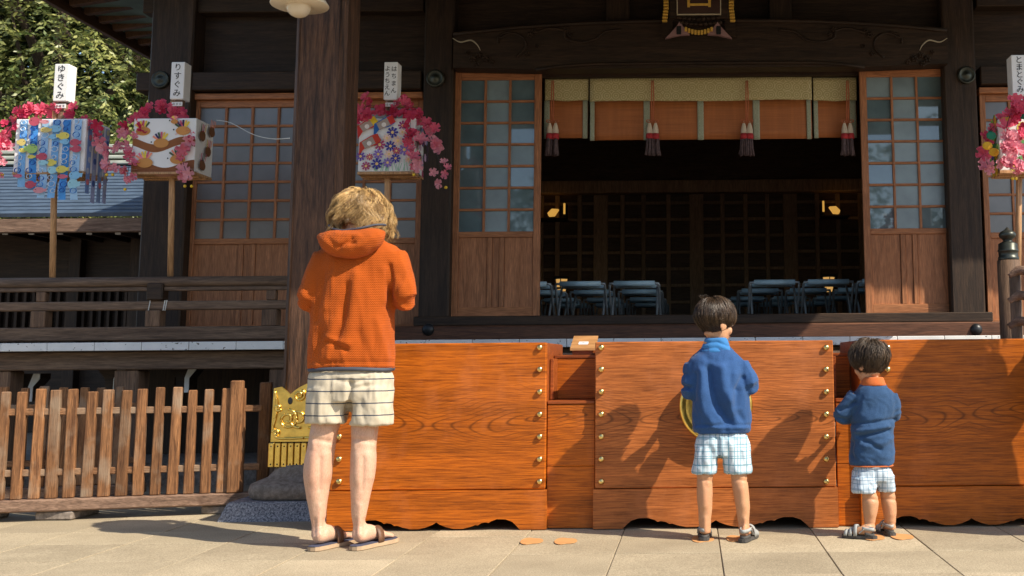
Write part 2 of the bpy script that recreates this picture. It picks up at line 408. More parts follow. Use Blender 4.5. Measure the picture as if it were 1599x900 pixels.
for px in (965, 1218):
    x = P(px, 10, 9.18).x; mk('strut', bx(x-.10, x+.10, 9.14, 9.29, ztop(.5)-.05, 5.0, .01), M['oldz'], hall)
# lintel, thresholds
M['redbeam'] = wood('red_brown_beam', (0.075, 0.032, 0.018), (0.16, 0.068, 0.036), 'x', 1, .55, .25, .05)
z0, z1 = P(1090, 112, 9.2).z, P(1090, 104, 9.2).z
xo0, xo1 = P(846, 110, 9.25).x, P(1344, 110, 9.25).x
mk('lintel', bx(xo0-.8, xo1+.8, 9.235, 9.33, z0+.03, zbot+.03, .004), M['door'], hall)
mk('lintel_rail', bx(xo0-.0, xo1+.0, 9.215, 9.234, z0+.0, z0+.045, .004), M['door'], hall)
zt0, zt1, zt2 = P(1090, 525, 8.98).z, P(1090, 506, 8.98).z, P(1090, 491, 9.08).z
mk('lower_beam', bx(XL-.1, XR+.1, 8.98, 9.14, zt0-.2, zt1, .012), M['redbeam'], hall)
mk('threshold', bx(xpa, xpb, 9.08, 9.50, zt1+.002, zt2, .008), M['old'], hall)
for px in (668, 1525):
    p = P(px, 515, 8.97); mk('nail_cover', ball(B(), p+Vector((0, .015, 0)), .052, .04, .052), M['iron'], hall, True)
for px, py in ((680, 123), (1509, 118), (251, 125)):
    p = P(px, py, 9.13); mk('crest_boss', lathe(B(), p, [(.078, -.02), (.078, .012), (.066, .022), (.06, .014), (.03, .016), (.02, .026), (.001, .03)], 20, 'y'), M['bronze'], hall, True)

def lattice_door(x0, x1, z0, z1, y, cols, rows, frame=0.06, glass_frac=0.66, gmat='glass', wm=('door', 'doorz'), tilt=0.012):
    """door leaf: two stiles, rails, glazing bars, panes, lower boards"""
    t = .035
    d = mk('lattice_door', bx(x0, x0+frame, y, y+t, z0, z1, .003), M[wm[1]], hall)      # hinge-side stile carries the rest
    mk('stile', bx(x1-frame, x1, y, y+t, z0, z1, .003), M[wm[1]], d)
    zs = z1 - (z1-z0)*glass_frac
    for a, b in ((z1-frame*1.25, z1), (zs-.05, zs+.0), (z0, z0+frame*1.3)):
        mk('door_rail', bx(x0+frame+.0005, x1-frame-.0005, y+.002, y+t-.002, a, b, .003), M[wm[0]], d)
    gx0, gx1, gz0, gz1 = x0+frame, x1-frame, zs, z1-frame*1.25
    bw = .021
    for i in range(1, cols):
        x = gx0+(gx1-gx0)*i/cols; mk('glazing_bar', bx(x-bw/2, x+bw/2, y+.004, y+t-.006, gz0+.0005, gz1-.0005, .002), M[wm[1]], d)
    for j in range(1, rows):
        z = gz0+(gz1-gz0)*j/rows; mk('glazing_bar', bx(gx0+.0005, gx1-.0005, y+.0065, y+t-.008, z-bw/2, z+bw/2, .002), M[wm[0]], d)
    for i in range(cols):
        for j in range(rows):
            a, b = gx0+(gx1-gx0)*i/cols, gx0+(gx1-gx0)*(i+1)/cols; c, e = gz0+(gz1-gz0)*j/rows, gz0+(gz1-gz0)*(j+1)/rows
            cx, cz = (a+b)/2, (c+e)/2; Mx = Matrix.Translation((cx, y+.024, cz)) @ Matrix.Rotation(random.gauss(0, tilt), 4, 'X') @ Matrix.Rotation(random.gauss(0, tilt), 4, 'Z')
            mk('pane', box(B(), -(b-a)/2, (b-a)/2, -.0015, .0015, -(e-c)/2, (e-c)/2, 0, Mx), M['glassfrost' if gmat == 'glass' and (i == 1 or random.random() < .22) else gmat], d)
    # lower field: two boards either side of a paired mullion
    bz0, bz1 = z0+frame*1.3, zs-.05; mid = (x0+x1)/2
    for a, b in ((x0+frame, mid-.075), (mid-.03, mid+.03), (mid+.075, x1-frame)):
        mk('panel_board', bx(a+.001, b-.001, y+.016, y+.028, bz0, bz1, .002), M[wm[1]], d)
    for c in (mid-.052, mid+.052):
        mk('mullion', bx(c-.021, c+.021, y+.005, y+t-.006, bz0+.0005, bz1-.0005, .003), M[wm[1]], d)
    return d
zdt = P(775, 112, 9.24).z; zdb = zt2+.003
xl0, xl1 = P(706, 300, 9.24).x, P(844, 300, 9.24).x
xr0, xr1 = P(1347, 300, 9.24).x, P(1487, 300, 9.24).x
lattice_door(xl0, xl1, zdb, zdt, 9.24, 3, 7)
lattice_door(xr0, xr1, zdb, zdt, 9.24, 3, 7)
zbt = P(370, 157, 9.26).z
bays = [(P(290, 300, 9.2).x+.0, xpa-.0), (xpb, 4.40)]
for a, b in bays:
    m_ = (a+b)/2
    lattice_door(a+.01, m_+.02, DECK+.1, zbt, 9.26, 4, 7, .05, .60, 'glassdark')
    lattice_door(m_-.02, b-.01, DECK+.1, zbt, 9.30, 4, 7, .05, .60, 'glassdark')
    mk('transom_board', bx(a, b, 9.345, 9.375, zbt+.05, zn0+.03), M['old'], hall)
    mk('side_lintel', bx(a, b, 9.22, 9.335, zbt+.001, zbt+.055, .004), M['door'], hall)
    mk('side_sill', bx(a, b, 9.142, 9.42, DECK+.002, DECK+.098, .004), M['old'], hall)
# interior
M['inner'] = wood('inner_dark_panel', (0.10, 0.06, 0.034), (0.17, 0.10, 0.06), 'x'); M['innerz'] = wood('inner_lattice_wood', (0.42, 0.26, 0.15), (0.58, 0.37, 0.22), 'z')
mk('interior_floor', bx(XL+.2, XR-.2, 9.5, 15.5, FLOOR-.1, FLOOR), M['oldy'], hall)
mk('side_wall', bx(XL, XL+.12, 9.46, 15.6, 0.3, 5.0), M['oldy'], hall)
mk('side_wall', bx(XR-.12, XR, 9.46, 15.6, 0.3, 5.0), M['oldy'], hall)
bw_ = mk('rear_wall', bx(XL+.12, XR-.12, 15.2, 15.3, FLOOR, 5.0), M['inner'], hall)
mk('ceiling', bx(XL+.12, XR-.12, 9.43, 15.2, 4.3, 4.36), M['old'], hall)
zz0, zz1 = P(1090, 300, 15.1).z, P(1090, 500, 15.1).z
mk('rear_beam', bx(XL+.2, XR-.2, 15.0, 15.19, zz0-.02, zz0+.16, .01), M['innerz'], hall)
for px in (845, 870, 905, 938, 972, 1005, 1044, 1088, 1129, 1165, 1199, 1235, 1277, 1310, 1345):
    x = P(px, 400, 15.15).x; t = .10 if px in (1088, 1235, 938) else .03
    mk('rear_lattice_bar', bx(x-t, x+t, 15.12, 15.19, FLOOR, zz0-.03, .005), M['innerz'], hall)
for k in range(7):
    z = zz0-.03-(k+.5)*.235; mk('rear_lattice_bar', bx(-2.4, 2.6, 15.14, 15.185, z-.02, z+.02, .004), M['innerz'], hall)
# veranda: boards with white painted ends
bwid = .345; nb = 31
for i in range(nb):
    x0 = -5.75+i*bwid
    d = mk('deck_board', bx(x0+.002, x0+bwid-.002, DECKY+.02, 9.14 if x0 > XL-.3 else 11.0, DECK-.06, DECK, .002), M['oldy'], hall)
    mk('white_board_end', bx(x0+.002, x0+bwid-.002, DECKY-.001, DECKY+.0195, DECK-.061, DECK-.001, .003), M['whitechip'] if 'whitechip' in M else M['white'], d)
zv = DECK-.065
mk('veranda_beam', bx(-5.7, 4.9, 8.02, 8.20, zv-.135, zv, .008), M['rail'], hall)
for x in (-5.15, -4.2, -3.05, 3.0, 4.3):
    mk('veranda_post', bx(x-.09, x+.09, 8.04, 8.22, 0.02, zv-.137, .01), M['railz'], hall)
mk('base_wall', bx(XL, XR, 9.2, 9.3, 0, 1.0), M['oldz'], hall)
mk('foundation_stone', bx(-5.9, 4.95, 8.3, 16, -.02, .16, .01), M['base'], hall)
for px, py in ((50, 598), (182, 586), (292, 584)):
    c = P(px, py, 8.35); b_ = B()
    prism(b_, [(c.x-.10, c.z+.07), (c.x+.10, c.z+.07), (c.x+.10, c.z+.03), (c.x+.05, c.z-.03), (c.x+.05, c.z-.14), (c.x-.05, c.z-.14), (c.x-.05, c.z-.03), (c.x-.10, c.z+.03)], 8.28, 8.42)
    o = mk('bracket_arm', b_, M['old'], hall)
    e = [(c.x+.055, c.z+.07), (c.x+.104, c.z+.07), (c.x+.104, c.z+.03), (c.x+.054, c.z-.03), (c.x+.054, c.z-.14), (c.x+.02, c.z-.14), (c.x+.02, c.z-.03)]
    mk('white_bracket_edge', prism(B(), e, 8.270, 8.279), M['white'], o)
# roofs (above the frame; they shade the hall)
def roof(name, x0, x1, y0, y1, ze, rise, th=.14):
    bm = B(); xm0, xm1, ym = x0+(x1-x0)*.28, x1-(x1-x0)*.28, (y0+y1)/2
    lo = [bm.verts.new(p) for p in ((x0, y0, ze), (x1, y0, ze), (x1, y1, ze), (x0, y1, ze))]
    up = [bm.verts.new((p.co.x, p.co.y, ze+th)) for p in lo]
    tp = [bm.verts.new((xm0, ym, ze+rise)), bm.verts.new((xm1, ym, ze+rise))]
    bm.faces.new(lo[::-1])
    for i in range(4): bm.faces.new((lo[i], lo[(i+1) % 4], up[(i+1) % 4], up[i]))
    bm.faces.new((up[0], up[1], tp[1], tp[0])); bm.faces.new((up[1], up[2], tp[1])); bm.faces.new((up[2], up[3], tp[0], tp[1])); bm.faces.new((up[3], up[0], tp[0]))
    return mk(name, bm, M['copper'], hall)
M['copper'] = plain('roof_copper', (0.10, 0.16, 0.15), 0.6, 0.2, 0.3, 3, 0.1)
mr = roof('main_roof', -6.05, 6.1, 7.84, 16.9, 4.42, 3.4)
kr = roof('porch_roof', -3.55, 3.50, 5.33, 8.6, 3.92, .9)
for i in range(34):                                                    # rafters under the left eave
    y = 8.0+i*.26
    mk('rafter', bar(B(), (-6.0, y, 4.39), (-4.5, y, 4.62-.0), .07, .08, bev=.004), M['rafter'] if 'rafter' in M else M['oldy'], mr)
mk('eave_fascia', bx(-6.08, -6.03, 7.9, 16.8, 4.30, 4.44, .004), M['oldy'], mr)
mk('eave_boards', bar(B(), (-5.99, 12.3, 4.47), (-4.45, 12.3, 4.69), 9.0, .02), M['oldy'], mr)
mk('wall_plate', bx(-4.70, -4.42, 9.0, 16.0, 4.38, 4.62, .01), M['oldy'], hall)
# porch beams above the frame
mk('porch_beam', bx(-3.2, 3.2, 6.63, 6.93, 3.55, 3.85, .01), M['old'], hall)
# porch steps behind the offertory boxes
for k in range(4):
    z = .24*(k+1)
    mk('porch_step', bx(-1.92, 1.92, 6.80+k*.27, 7.07+k*.27+.05, z-.08, z, .006), M['sill'], hall)

# ================================================================== railing on the veranda (left), stair newel (right)
rl = thing('veranda_railing', (-4, 8.0, DECK), 'weathered three-bar wooden railing along the left veranda edge', 'railing')
YR = 8.02
def zpix(py, px=220, Y=YR): return P(px, py, Y).z
xe0, xe1 = -5.72, P(560, 480, YR).x
mk('top_rail', tube(B(), [(xe0, YR, zpix(441)), (xe1, YR, zpix(441))], .04, 12), M['rail'], rl, True)
mk('handrail_support', bx(xe0, xe1, YR-.03, YR+.03, zpix(455), zpix(449), .004), M['pole'] if 0 else M['rail'], rl)
mk('middle_rail', bx(xe0, xe1, YR-.035, YR+.035, zpix(485), zpix(471), .008), M['rail'], rl)
mk('bottom_rail', bx(xe0, xe1, YR-.06, YR+.06, DECK+.012, zpix(511), .008), M['rail'], rl)
for px in (65, 243, 424):
    x = P(px, 490, YR).x
    mk('railing_post', bx(x-.055, x+.055, YR-.05, YR+.05, zpix(511), zpix(485)-.001, .006), M['railz'], rl)
    mk('railing_post', bx(x-.035, x+.035, YR-.03, YR+.03, zpix(471)+.001, zpix(455)-.001, .006), M['railz'], rl)
x = P(247, 450, YR).x
mk('rail_block', bx(x-.06, x+.06, YR-.058, YR+.05, zpix(470), zpix(441)-.01, .01), M['old'], rl)
for px in (233, 256, 259):
    x = P(px, 478, YR-.04).x; mk('binding_cord', tube(B(), [(x+.006, YR-.04, zpix(470)), (x-.004, YR-.042, zpix(486))], .004, 6), M['cord'], rl)

nw = thing('stair_newel_post', P(1578, 540, 6.9), 'sunlit newel post with dark onion-shaped bronze finial at the right edge', 'post')
c = P(1578, 480, 6.9); X, Yn = c.x, 6.9
zt = P(1578, 407, 6.9).z
mk('newel', tube(B(), [(X, Yn, 0.0), (X, Yn, zt)], .072, 20), M['railz'], nw, True)
k = (P(1578, 355, 6.9).z-zt)
mk('finial', lathe(B(), (X, Yn, zt-.005), [(.062, 0), (.066, .01), (.066, k*.12), (.061, k*.14), (.061, k*.27), (.066, k*.29), (.066, k*.33), (.061, k*.35), (.06, k*.52), (.045, k*.56), (.028, k*.60), (.03, k*.64), (.052, k*.72), (.055, k*.80), (.045, k*.88), (.02, k*.94), (.004, k*1.02)], 24), M['bronze'], nw, True)
for py in (424, 463, 503):
    p0 = P(1576, py+8, 6.86); pts = [p0, p0+Vector((.05, -.02, .035)), p0+Vector((.11, -.06, .02)), p0+Vector((.17, -.12, -.07)), p0+Vector((.26, -.22, -.22)), p0+Vector((.40, -.4, -.42))]
    mk('curved_rail', tube(B(), pts, [(.035, .03)]*6, 10, 4), M['sill'], nw, True)
mk('newel_foot', tube(B(), [(X, Yn, -.02), (X, Yn, .08)], .12, 16), M['base'], nw, True)

# ================================================================== porch pillar
pc = P(482, 540, 6.58); XPIL, YPIL = pc.x, 6.745
pil = thing('porch_pillar', (XPIL, YPIL, 0), 'thick square weathered porch pillar with gold foot plate on stone base', 'pillar')
hw, ch = .165, .042
def oct_ring(h, c_, z): return [(XPIL+a, YPIL+b, z) for a, b in ((-h+c_, -h), (h-c_, -h), (h, -h+c_), (h, h-c_), (h-c_, h), (-h+c_, h), (-h, h-c_), (-h, -h+c_))]
bm = B(); zs_ = [.24, 1.0, 2.0, 3.0, 3.92]; rr = []
for z in zs_: rr.append([bm.verts.new(p) for p in oct_ring(hw-.004*(z/4), ch, z)])
for a, b in zip(rr, rr[1:]):
    for j in range(8): bm.faces.new((a[j], a[(j+1) % 8], b[(j+1) % 8], b[j]))
bm.faces.new(rr[0][::-1]); bm.faces.new(rr[-1])
bmesh.ops.bevel(bm, geom=[e for e in bm.edges if abs(e.verts[0].co.z-e.verts[1].co.z) > .3], offset=.006, segments=2, affect='EDGES')
shaft = mk('shaft', bm, M['pillar'], pil)
for s in (-1, 1):                                                       # beads along the chamfers
    mk('chamfer_bead', tube(B(), [(XPIL+s*(hw-ch+.004), YPIL-hw+.002, .66), (XPIL+s*(hw-ch+.004), YPIL-hw+.006, 3.9)], .007, 6), M['pillar'], shaft, True)
# stone base and granite plinth
zb0, zb1, zb2 = P(440, 783, 6.0).z, P(440, 745, 6.05).z, P(440, 728, 6.12).z
prof = [(.29, .10), (.32, .115), (.33, .15), (.32, .19), (.285, .205), (.235, .225), (.205, .26), (.19, .30)]
bm = B(); n = 32; rr = []
for r, z in prof:
    rr.append([bm.verts.new((XPIL+r*math.copysign(abs(math.cos(a))**.5, math.cos(a)), YPIL+r*math.copysign(abs(math.sin(a))**.5, math.sin(a)), z)) for a in [2*math.pi*j/n for j in range(n)]])
for a, b in zip(rr, rr[1:]):
    for j in range(n): bm.faces.new((a[j], a[(j+1) % n], b[(j+1) % n], b[j]))
bm.faces.new(rr[0][::-1]); bm.faces.new(rr[-1])
mk('stone_base', bm, M['base'], pil, True)
bm = B(); q = [bm.verts.new(p) for p in ((XPIL-.42, YPIL-.41, -.02), (XPIL+.42, YPIL-.41, -.02), (XPIL+.42, YPIL+.41, -.02), (XPIL-.42, YPIL+.41, -.02), (XPIL-.37, YPIL-.36, .105), (XPIL+.37, YPIL-.36, .105), (XPIL+.37, YPIL+.36, .105), (XPIL-.37, YPIL+.36, .105))]
for f in ((3, 2, 1, 0), (4, 5, 6, 7), (0, 1, 5, 4), (1, 2, 6, 5), (2, 3, 7, 6), (3, 0, 4, 7)): bm.faces.new([q[i] for i in f])
bmesh.ops.bevel(bm, geom=bm.edges[:], offset=.008, segments=2, affect='EDGES')
mk('granite_plinth', bm, M['granite'], pil)
# gold foot plate, four faces as one sleeve, scrolls on the front, hanging strips below
yf = YPIL-hw-.012; zg0, zg1 = P(452, 690, yf).z, P(452, 604, yf).z; H = zg1-zg0
top = [(-.197, .97), (-.15, 1.0), (-.12, .93), (-.095, .86), (-.07, .93), (-.035, 1.0), (0, 1.05), (.035, 1.0), (.07, .93), (.095, .86), (.12, .93), (.15, 1.0), (.197, .97)]
gp = mk('gold_foot_plate', prism(B(), [(XPIL+a, zg0+H*b) for a, b in top]+[(XPIL+.205, zg0), (XPIL-.205, zg0)], yf, yf+.012), M['gold'], pil)
for s in (-1, 1):
    mk('gold_side_plate', bx(XPIL+s*(hw+.012)-.006, XPIL+s*(hw+.012)+.006, yf+.0125, YPIL+hw, zg0, zg0+H*.97, .003), M['gold'], gp)
def spiral(cx, cz, r, turns, a0, sgn, n=26): return [(XPIL+cx+sgn*r*(1-.8*i/n)*math.cos(a0+turns*2*math.pi*i/n), yf-.005, zg0+H*cz+r*(1-.8*i/n)*math.sin(a0+turns*2*math.pi*i/n)) for i in range(n+1)]
for s in (-1, 1):
    for cx, cz, r, tn, a0 in ((.105, .40, .062, 1.6, 1.6), (.04, .42, .058, 1.4, 4.4), (.04, .84, .036, 1.5, 2.0), (.172, .16, .022, 1.3, 0), (.165, .62, .022, 1.2, 3.6)):
        mk('scrollwork', tube(B(), spiral(s*cx, cz, r, tn, a0, s), [(.0085, .0085)]*27, 6), M['gold'], gp, True)
    mk('scrollwork', tube(B(), [(XPIL+s*a, yf-.004, zg0+H*b) for a, b in ((.19, .92), (.172, .7), (.178, .45), (.19, .25), (.17, .08), (.1, .06), (.0, .07))], .008, 8, 5), M['gold'], gp, True)
    mk('pierced_heart', ball(B(), (XPIL+s*.095, yf-.001, zg0+H*.74), .015, .004, .022), M['iron'], gp, True)
ns = 11
for i in range(ns):
    x0 = XPIL-.215+i*(.43/ns); zt_ = zg0-.006; zl_ = P(450, 730, yf-.01).z
    st = mk('gold_strip', bx(x0+.002, x0+.43/ns-.002, yf-.012, yf+.002, zl_, zt_, .004), M['gold'], gp)
    for z in (zt_-.02, zl_+.018):
        mk('rivet', ball(B(), (x0+.43/ns/2, yf-.012, z), .005, .004, .005, None, 8, 5), M['bronze'], st, True)
for s in (-1, 1):
    mk('gold_side_strip', bx(XPIL+s*(hw+.018)-.005, XPIL+s*(hw+.018)+.005, yf+.003, YPIL+hw, zl_, zg0-.002, .003), M['gold'], gp)

# ================================================================== lamp on the pillar
c = P(468, 8, 6.2)
lp = thing('porch_lamp', c, 'cream enamel shade lamp with bare round bulb high beside the porch pillar', 'lamp')
M['enamel'] = plain('cream_enamel', (0.72, 0.62, 0.46), 0.35, 0, 0.05, 6, 0.02)
M['bulb'] = plain('opal_bulb', (0.70, 0.60, 0.45), 0.2, 0, 0.04, 6, 0.0)
mk('shade', lathe(B(), c+Vector((.0, 0, -.005)), [(.165, .0), (.168, .006), (.15, .035), (.11, .07), (.06, .10), (.035, .12), (.03, .19), (.0, .19)], 28), M['enamel'], lp, True)
mk('bulb', ball(B(), c+Vector((-.005, 0, -.012)), .072, .072, .066), M['bulb'], lp, True)
mk('stem', tube(B(), [c+Vector((0, 0, .18)), c+Vector((0, 0, .5)), c+Vector((0, .2, .6)), c+Vector((0.02, .45, .6))], .012, 8, 4), M['iron'], lp, True)

# ================================================================== fences
M['picketx'] = wood('weathered_picket_rail', (0.14, 0.062, 0.026), (0.34, 0.17, 0.078), 'x', 1.3, 0.75, 0.6, 0.15, worn=(0.30, 0.21, 0.14))
def fence(A, Bp, n, zlo, zhi, label, sill=True, thick=.042):
    A, Bp = Vector(A), Vector(Bp); f = thing('picket_fence', (A+Bp)/2, label, 'fence')
    d = (Bp-A).normalized(); perp = Vector((d.y, -d.x, 0))
    if perp.y > 0: perp = -perp
    for i in range(n):
        p = A+(Bp-A)*(i+.35)/n; w_ = random.uniform(.054, .066); lean = d*random.uniform(-.004, .004)
        h = zhi+random.uniform(-.012, .012); b_ = B(); ang = math.atan2(d.y, d.x)
        Mx = Matrix.Translation(p+perp*.03) @ Matrix.Rotation(ang, 4, 'Z') @ Matrix.Rotation(random.gauss(0, .011), 4, 'Y')
        box(b_, -w_/2, w_/2, -thick/2, thick/2, zlo, h, .006, Mx)
        # bevelled head
        for v in b_.verts:
            if v.co.z > h-.02: v.co += (p+perp*.03-v.co).to_2d().to_3d()*.14
        mk('picket', b_, M['picket'], f)
    for z in (zlo+(zhi-zlo)*.24, zlo+(zhi-zlo)*.80):
        mk('fence_rail', bar(B(), A+Vector((0, 0, z))+perp*.026, Bp+d*.06+Vector((0, 0, z))+perp*.026, .026, .040, bev=.004), M['picketx'], f)
    if sill:
        mk('fence_sill', bar(B(), A+Vector((0, 0, zlo-.035))+perp*.01, Bp+d*.10+Vector((0, 0, zlo-.035))+perp*.01, .13, .07, bev=.008), M['sill'], f)
    return f, d, perp
FA = P(-60, 700, 6.38).to_2d().to_3d(); FB = P(392, 700, 6.74).to_2d().to_3d()
zl = P(200, 775, 6.55).z; zh = P(200, 608, 6.55).z
f1, fd, fp = fence(FA, FB, 17, zl, zh, 'sunlit weathered picket fence beside the porch pillar')
e = FB-fd*.085
mk('end_post', bar(B(), e+fp*.045+Vector((0, 0, zl)), e+fp*.045+Vector((0, 0, zh+.045)), .074, .06, up=fp, bev=.007), M['picket'], f1)
e = FB+fd*.03+Vector((0, .12, 0))
mk('end_post', bar(B(), e+Vector((0, 0, zl-.02)), e+Vector((0, 0, zh+.03)), .07, .06, up=fp, bev=.006), M['picket'], f1)
for t in (.02, .33, .9):
    p = FA+(FB-FA)*t
    mk('fence_foot', bx(p.x-.1, p.x+.12, p.y-.05, p.y+.25, 0, zl-.072, .01), M['base'], f1)
fence(P(-40, 700, 7.2).to_2d().to_3d(), P(205, 700, 7.5).to_2d().to_3d(), 8, .10, P(100, 606, 7.1).z, 'second picket fence standing in the shade behind the first one')

# ================================================================== offertory boxes
def apron_poly(x0, x1, z0, z1):
    w_ = x1-x0; h = [(0, 0), (.12, 0), (.135, .020), (.155, .042), (.185, .055), (.225, .056), (.25, .046), (.262, .036), (.275, .040), (.295, .036), (.31, .024), (.322, .026), (.345, .016), (.38, .007), (.42, .007), (.455, .016), (.485, .030), (.5, .042)]
    pts = [(x0+w_*a, z0+b) for a, b in h] + [(x0+w_*(1-a), z0+b) for a, b in h[::-1][1:]]
    return pts+[(x1, z1), (x0, z1)]
def offertory(x0, x1, label, mat, studs, depth=.75, y=YB, ztop=None, group='offertory boxes', crest=None):
    ztop = ztop or P(1100, 533, y).z; zap = P(1090, 763, y).z
    t = thing('offertory_box', ((x0+x1)/2, y+depth/2, 0), label, 'offertory box', group)
    mk('front_board', bx(x0, x1, y, y+.05, zap+.003, ztop, .005), M[mat], t)
    mk('apron', prism(B(), apron_poly(x0-.008, x1+.008, .004, zap), y-.008, y+.045), M[mat], t)
    for s, xx in ((0, x0), (1, x1-.04)):
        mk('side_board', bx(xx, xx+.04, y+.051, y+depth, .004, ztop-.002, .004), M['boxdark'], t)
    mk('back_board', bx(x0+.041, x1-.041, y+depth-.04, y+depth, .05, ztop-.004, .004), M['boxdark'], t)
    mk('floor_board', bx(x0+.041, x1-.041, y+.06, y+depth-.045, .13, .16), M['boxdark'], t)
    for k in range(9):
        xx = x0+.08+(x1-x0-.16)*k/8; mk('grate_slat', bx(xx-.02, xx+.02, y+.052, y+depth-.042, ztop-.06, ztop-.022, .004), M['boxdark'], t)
    for xs in studs:
        for py in (543, 577, 612, 647, 682, 717, 752):
            z = P(xs, py, y).z; xx = P(xs, py, y).x
            mk('brass_stud', lathe(B(), (xx, y+.001, z), [(.0175, 0), (.0175, .004), (.0165, .010), (.013, .0155), (.007, .0185), (.001, .0195)], 14, 'y'), M['brass'], t, True)
    return t
bx0, bx1 = P(517, 680, YB).x, P(852, 680, YB).x
b1 = offertory(bx0, bx1, 'left offertory box, orange lacquered boards, behind the man in shorts', 'box', (530, 843))
mx0, mx1 = P(929, 680, YB).x, P(1304, 680, YB).x
b2 = offertory(mx0, mx1, 'middle offertory box with a gold disc crest behind the taller boy', 'boxmid', (939, 1290))
rx0, rx1 = P(1344, 680, YB).x, P(1344, 680, YB).x+(bx1-bx0)
b3 = offertory(rx0, rx1, 'right offertory box, orange lacquered, with shadows falling across it', 'box', (1386,))
# gold crest disc on the middle box
cc = P(1118, 634, YB-.05)
cr = mk('crest_disc', lathe(B(), (cc.x, YB, cc.z), [(.17, 0), (.195, .03), (.20, .05), (.195, .066), (.18, .07), (.172, .058), (.16, .064), (.145, .056), (.13, .062), (.115, .054), (.05, .06), (.001, .06)], 48, 'y'), M['gold'], b2, True)
for k in range(3):
    a0 = k*2*math.pi/3
    mk('crest_comma', tube(B(), [(cc.x+r*math.cos(a0+t), YB-.062, cc.z+r*math.sin(a0+t)) for r, t in ((.05, 0), (.075, .5), (.088, 1.1), (.092, 1.7), (.094, 2.2))], [(.03, .012), (.026, .012), (.018, .01), (.01, .008), (.003, .004)], 10, 4), M['gold'], cr, True)
# connecting stands between the boxes
def stand(x0, x1, label):
    y = YB+.035; t = thing('offering_stand', ((x0+x1)/2, y+.2, 0), label, 'stand', 'stands between the offertory boxes')
    z1, z2, z3 = P(890, 728, y).z, P(890, 631, y).z, P(890, 560, y+.28).z
    mk('lower_board', bx(x0, x1, y, y+.03, .004, z1-.002, .003), M['box'], t)
    mk('upper_board', bx(x0, x1, y, y+.03, z1, z2-.002, .003), M['box'], t)
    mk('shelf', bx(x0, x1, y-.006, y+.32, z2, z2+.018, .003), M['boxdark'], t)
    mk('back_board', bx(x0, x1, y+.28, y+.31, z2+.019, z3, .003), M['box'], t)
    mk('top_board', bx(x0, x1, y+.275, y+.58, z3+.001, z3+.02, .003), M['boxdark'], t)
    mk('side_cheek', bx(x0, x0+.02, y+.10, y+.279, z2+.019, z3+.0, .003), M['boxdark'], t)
    return t, z3
st1, z3 = stand(bx1+.004, mx0-.004, 'narrow wooden stand between left and middle offertory boxes')
stand(mx1+.012, rx0-.004, 'narrow wooden stand between middle and right boxes behind the small boy')
# little slot box with sloping lid
c = P(909, 560, YB+.36); X, Y0, Z = c.x, YB+.36, z3+.021-.018
sb = thing('coin_slot_box', (X, Y0+.1, Z), 'small wooden box with sloped lid on the left stand', 'box')
mk('body', bx(X-.058, X+.062, Y0, Y0+.16, Z, Z+.05, .003), M['boxdark'], sb)
bm = B(); q = [bm.verts.new(p) for p in ((X-.068, Y0-.02, Z+.042), (X+.078, Y0-.02, Z+.042), (X+.078, Y0+.18, Z+.118), (X-.068, Y0+.18, Z+.118), (X-.068, Y0-.02, Z+.056), (X+.078, Y0-.02, Z+.056), (X+.078, Y0+.18, Z+.132), (X-.068, Y0+.18, Z+.132))]
for f in ((3, 2, 1, 0), (4, 5, 6, 7), (0, 1, 5, 4), (1, 2, 6, 5), (2, 3, 7, 6), (3, 0, 4, 7)): bm.faces.new([q[i] for i in f])
M['slotlid'] = wood('pale_lid', (0.36, 0.17, 0.06), (0.52, 0.27, 0.11), 'x', 1, .5, .15, 0)
lid = mk('lid', bm, M['slotlid'], sb)
sl = math.atan2(.076, .2)
Ml = Matrix.Translation((X+.002, Y0+.055, Z+.0863)) @ Matrix.Rotation(sl, 4, 'X')
mk('label_card', box(B(), -.028, .028, -.022, .022, -.001, .001, 0, Ml), M['paper'], lid)
mk('label_mark', box(B(), -.009, .009, -.005, .005, .0012, .0018, 0, Ml), M['ink'], lid)

# ================================================================== footprint stickers
M['sticker'] = plain('orange_floor_sticker', (0.55, 0.27, 0.10), 0.7, 0, 0.12, 10, 0)
def footprint(px, py, label, rot=0.0, s=1.0):
    c = G(px, py); pts = []
    for i in range(26):
        a = 2*math.pi*i/26; r = .055+.012*math.cos(2*a)+.006*math.cos(3*a)
        pts.append(Vector((r*math.cos(a)*.85*s, r*math.sin(a)*2.0*s, 0)))
    Mr = Matrix.Rotation(rot, 3, 'Z'); bm = B()
    a = [bm.verts.new(c+Mr@p+Vector((0, 0, .0045))) for p in pts]; b = [bm.verts.new(c+Mr@p+Vector((0, 0, .0015))) for p in pts]
    bm.faces.new(a); n = len(a)
    for i in range(n): bm.faces.new((a[i], b[i], b[(i+1) % n], a[(i+1) % n]))
    tag(mk('footprint_sticker', bm, M['sticker'], loc=c), label, 'floor sticker', 'orange footprint stickers on the paving')
footprint(829, 846, 'bare orange footprint sticker, left of the empty pair', .05)
footprint(882, 846, 'bare orange footprint sticker, right of the empty pair', .05)
footprint(1096, 843, 'orange footprint sticker under left sandal of the taller boy')
footprint(1150, 842, 'orange footprint sticker under right sandal of the taller boy')
footprint(1362, 840, 'orange footprint sticker under left sandal of the small boy')
footprint(1407, 839, 'orange footprint sticker mostly bare beside small boy right sandal')
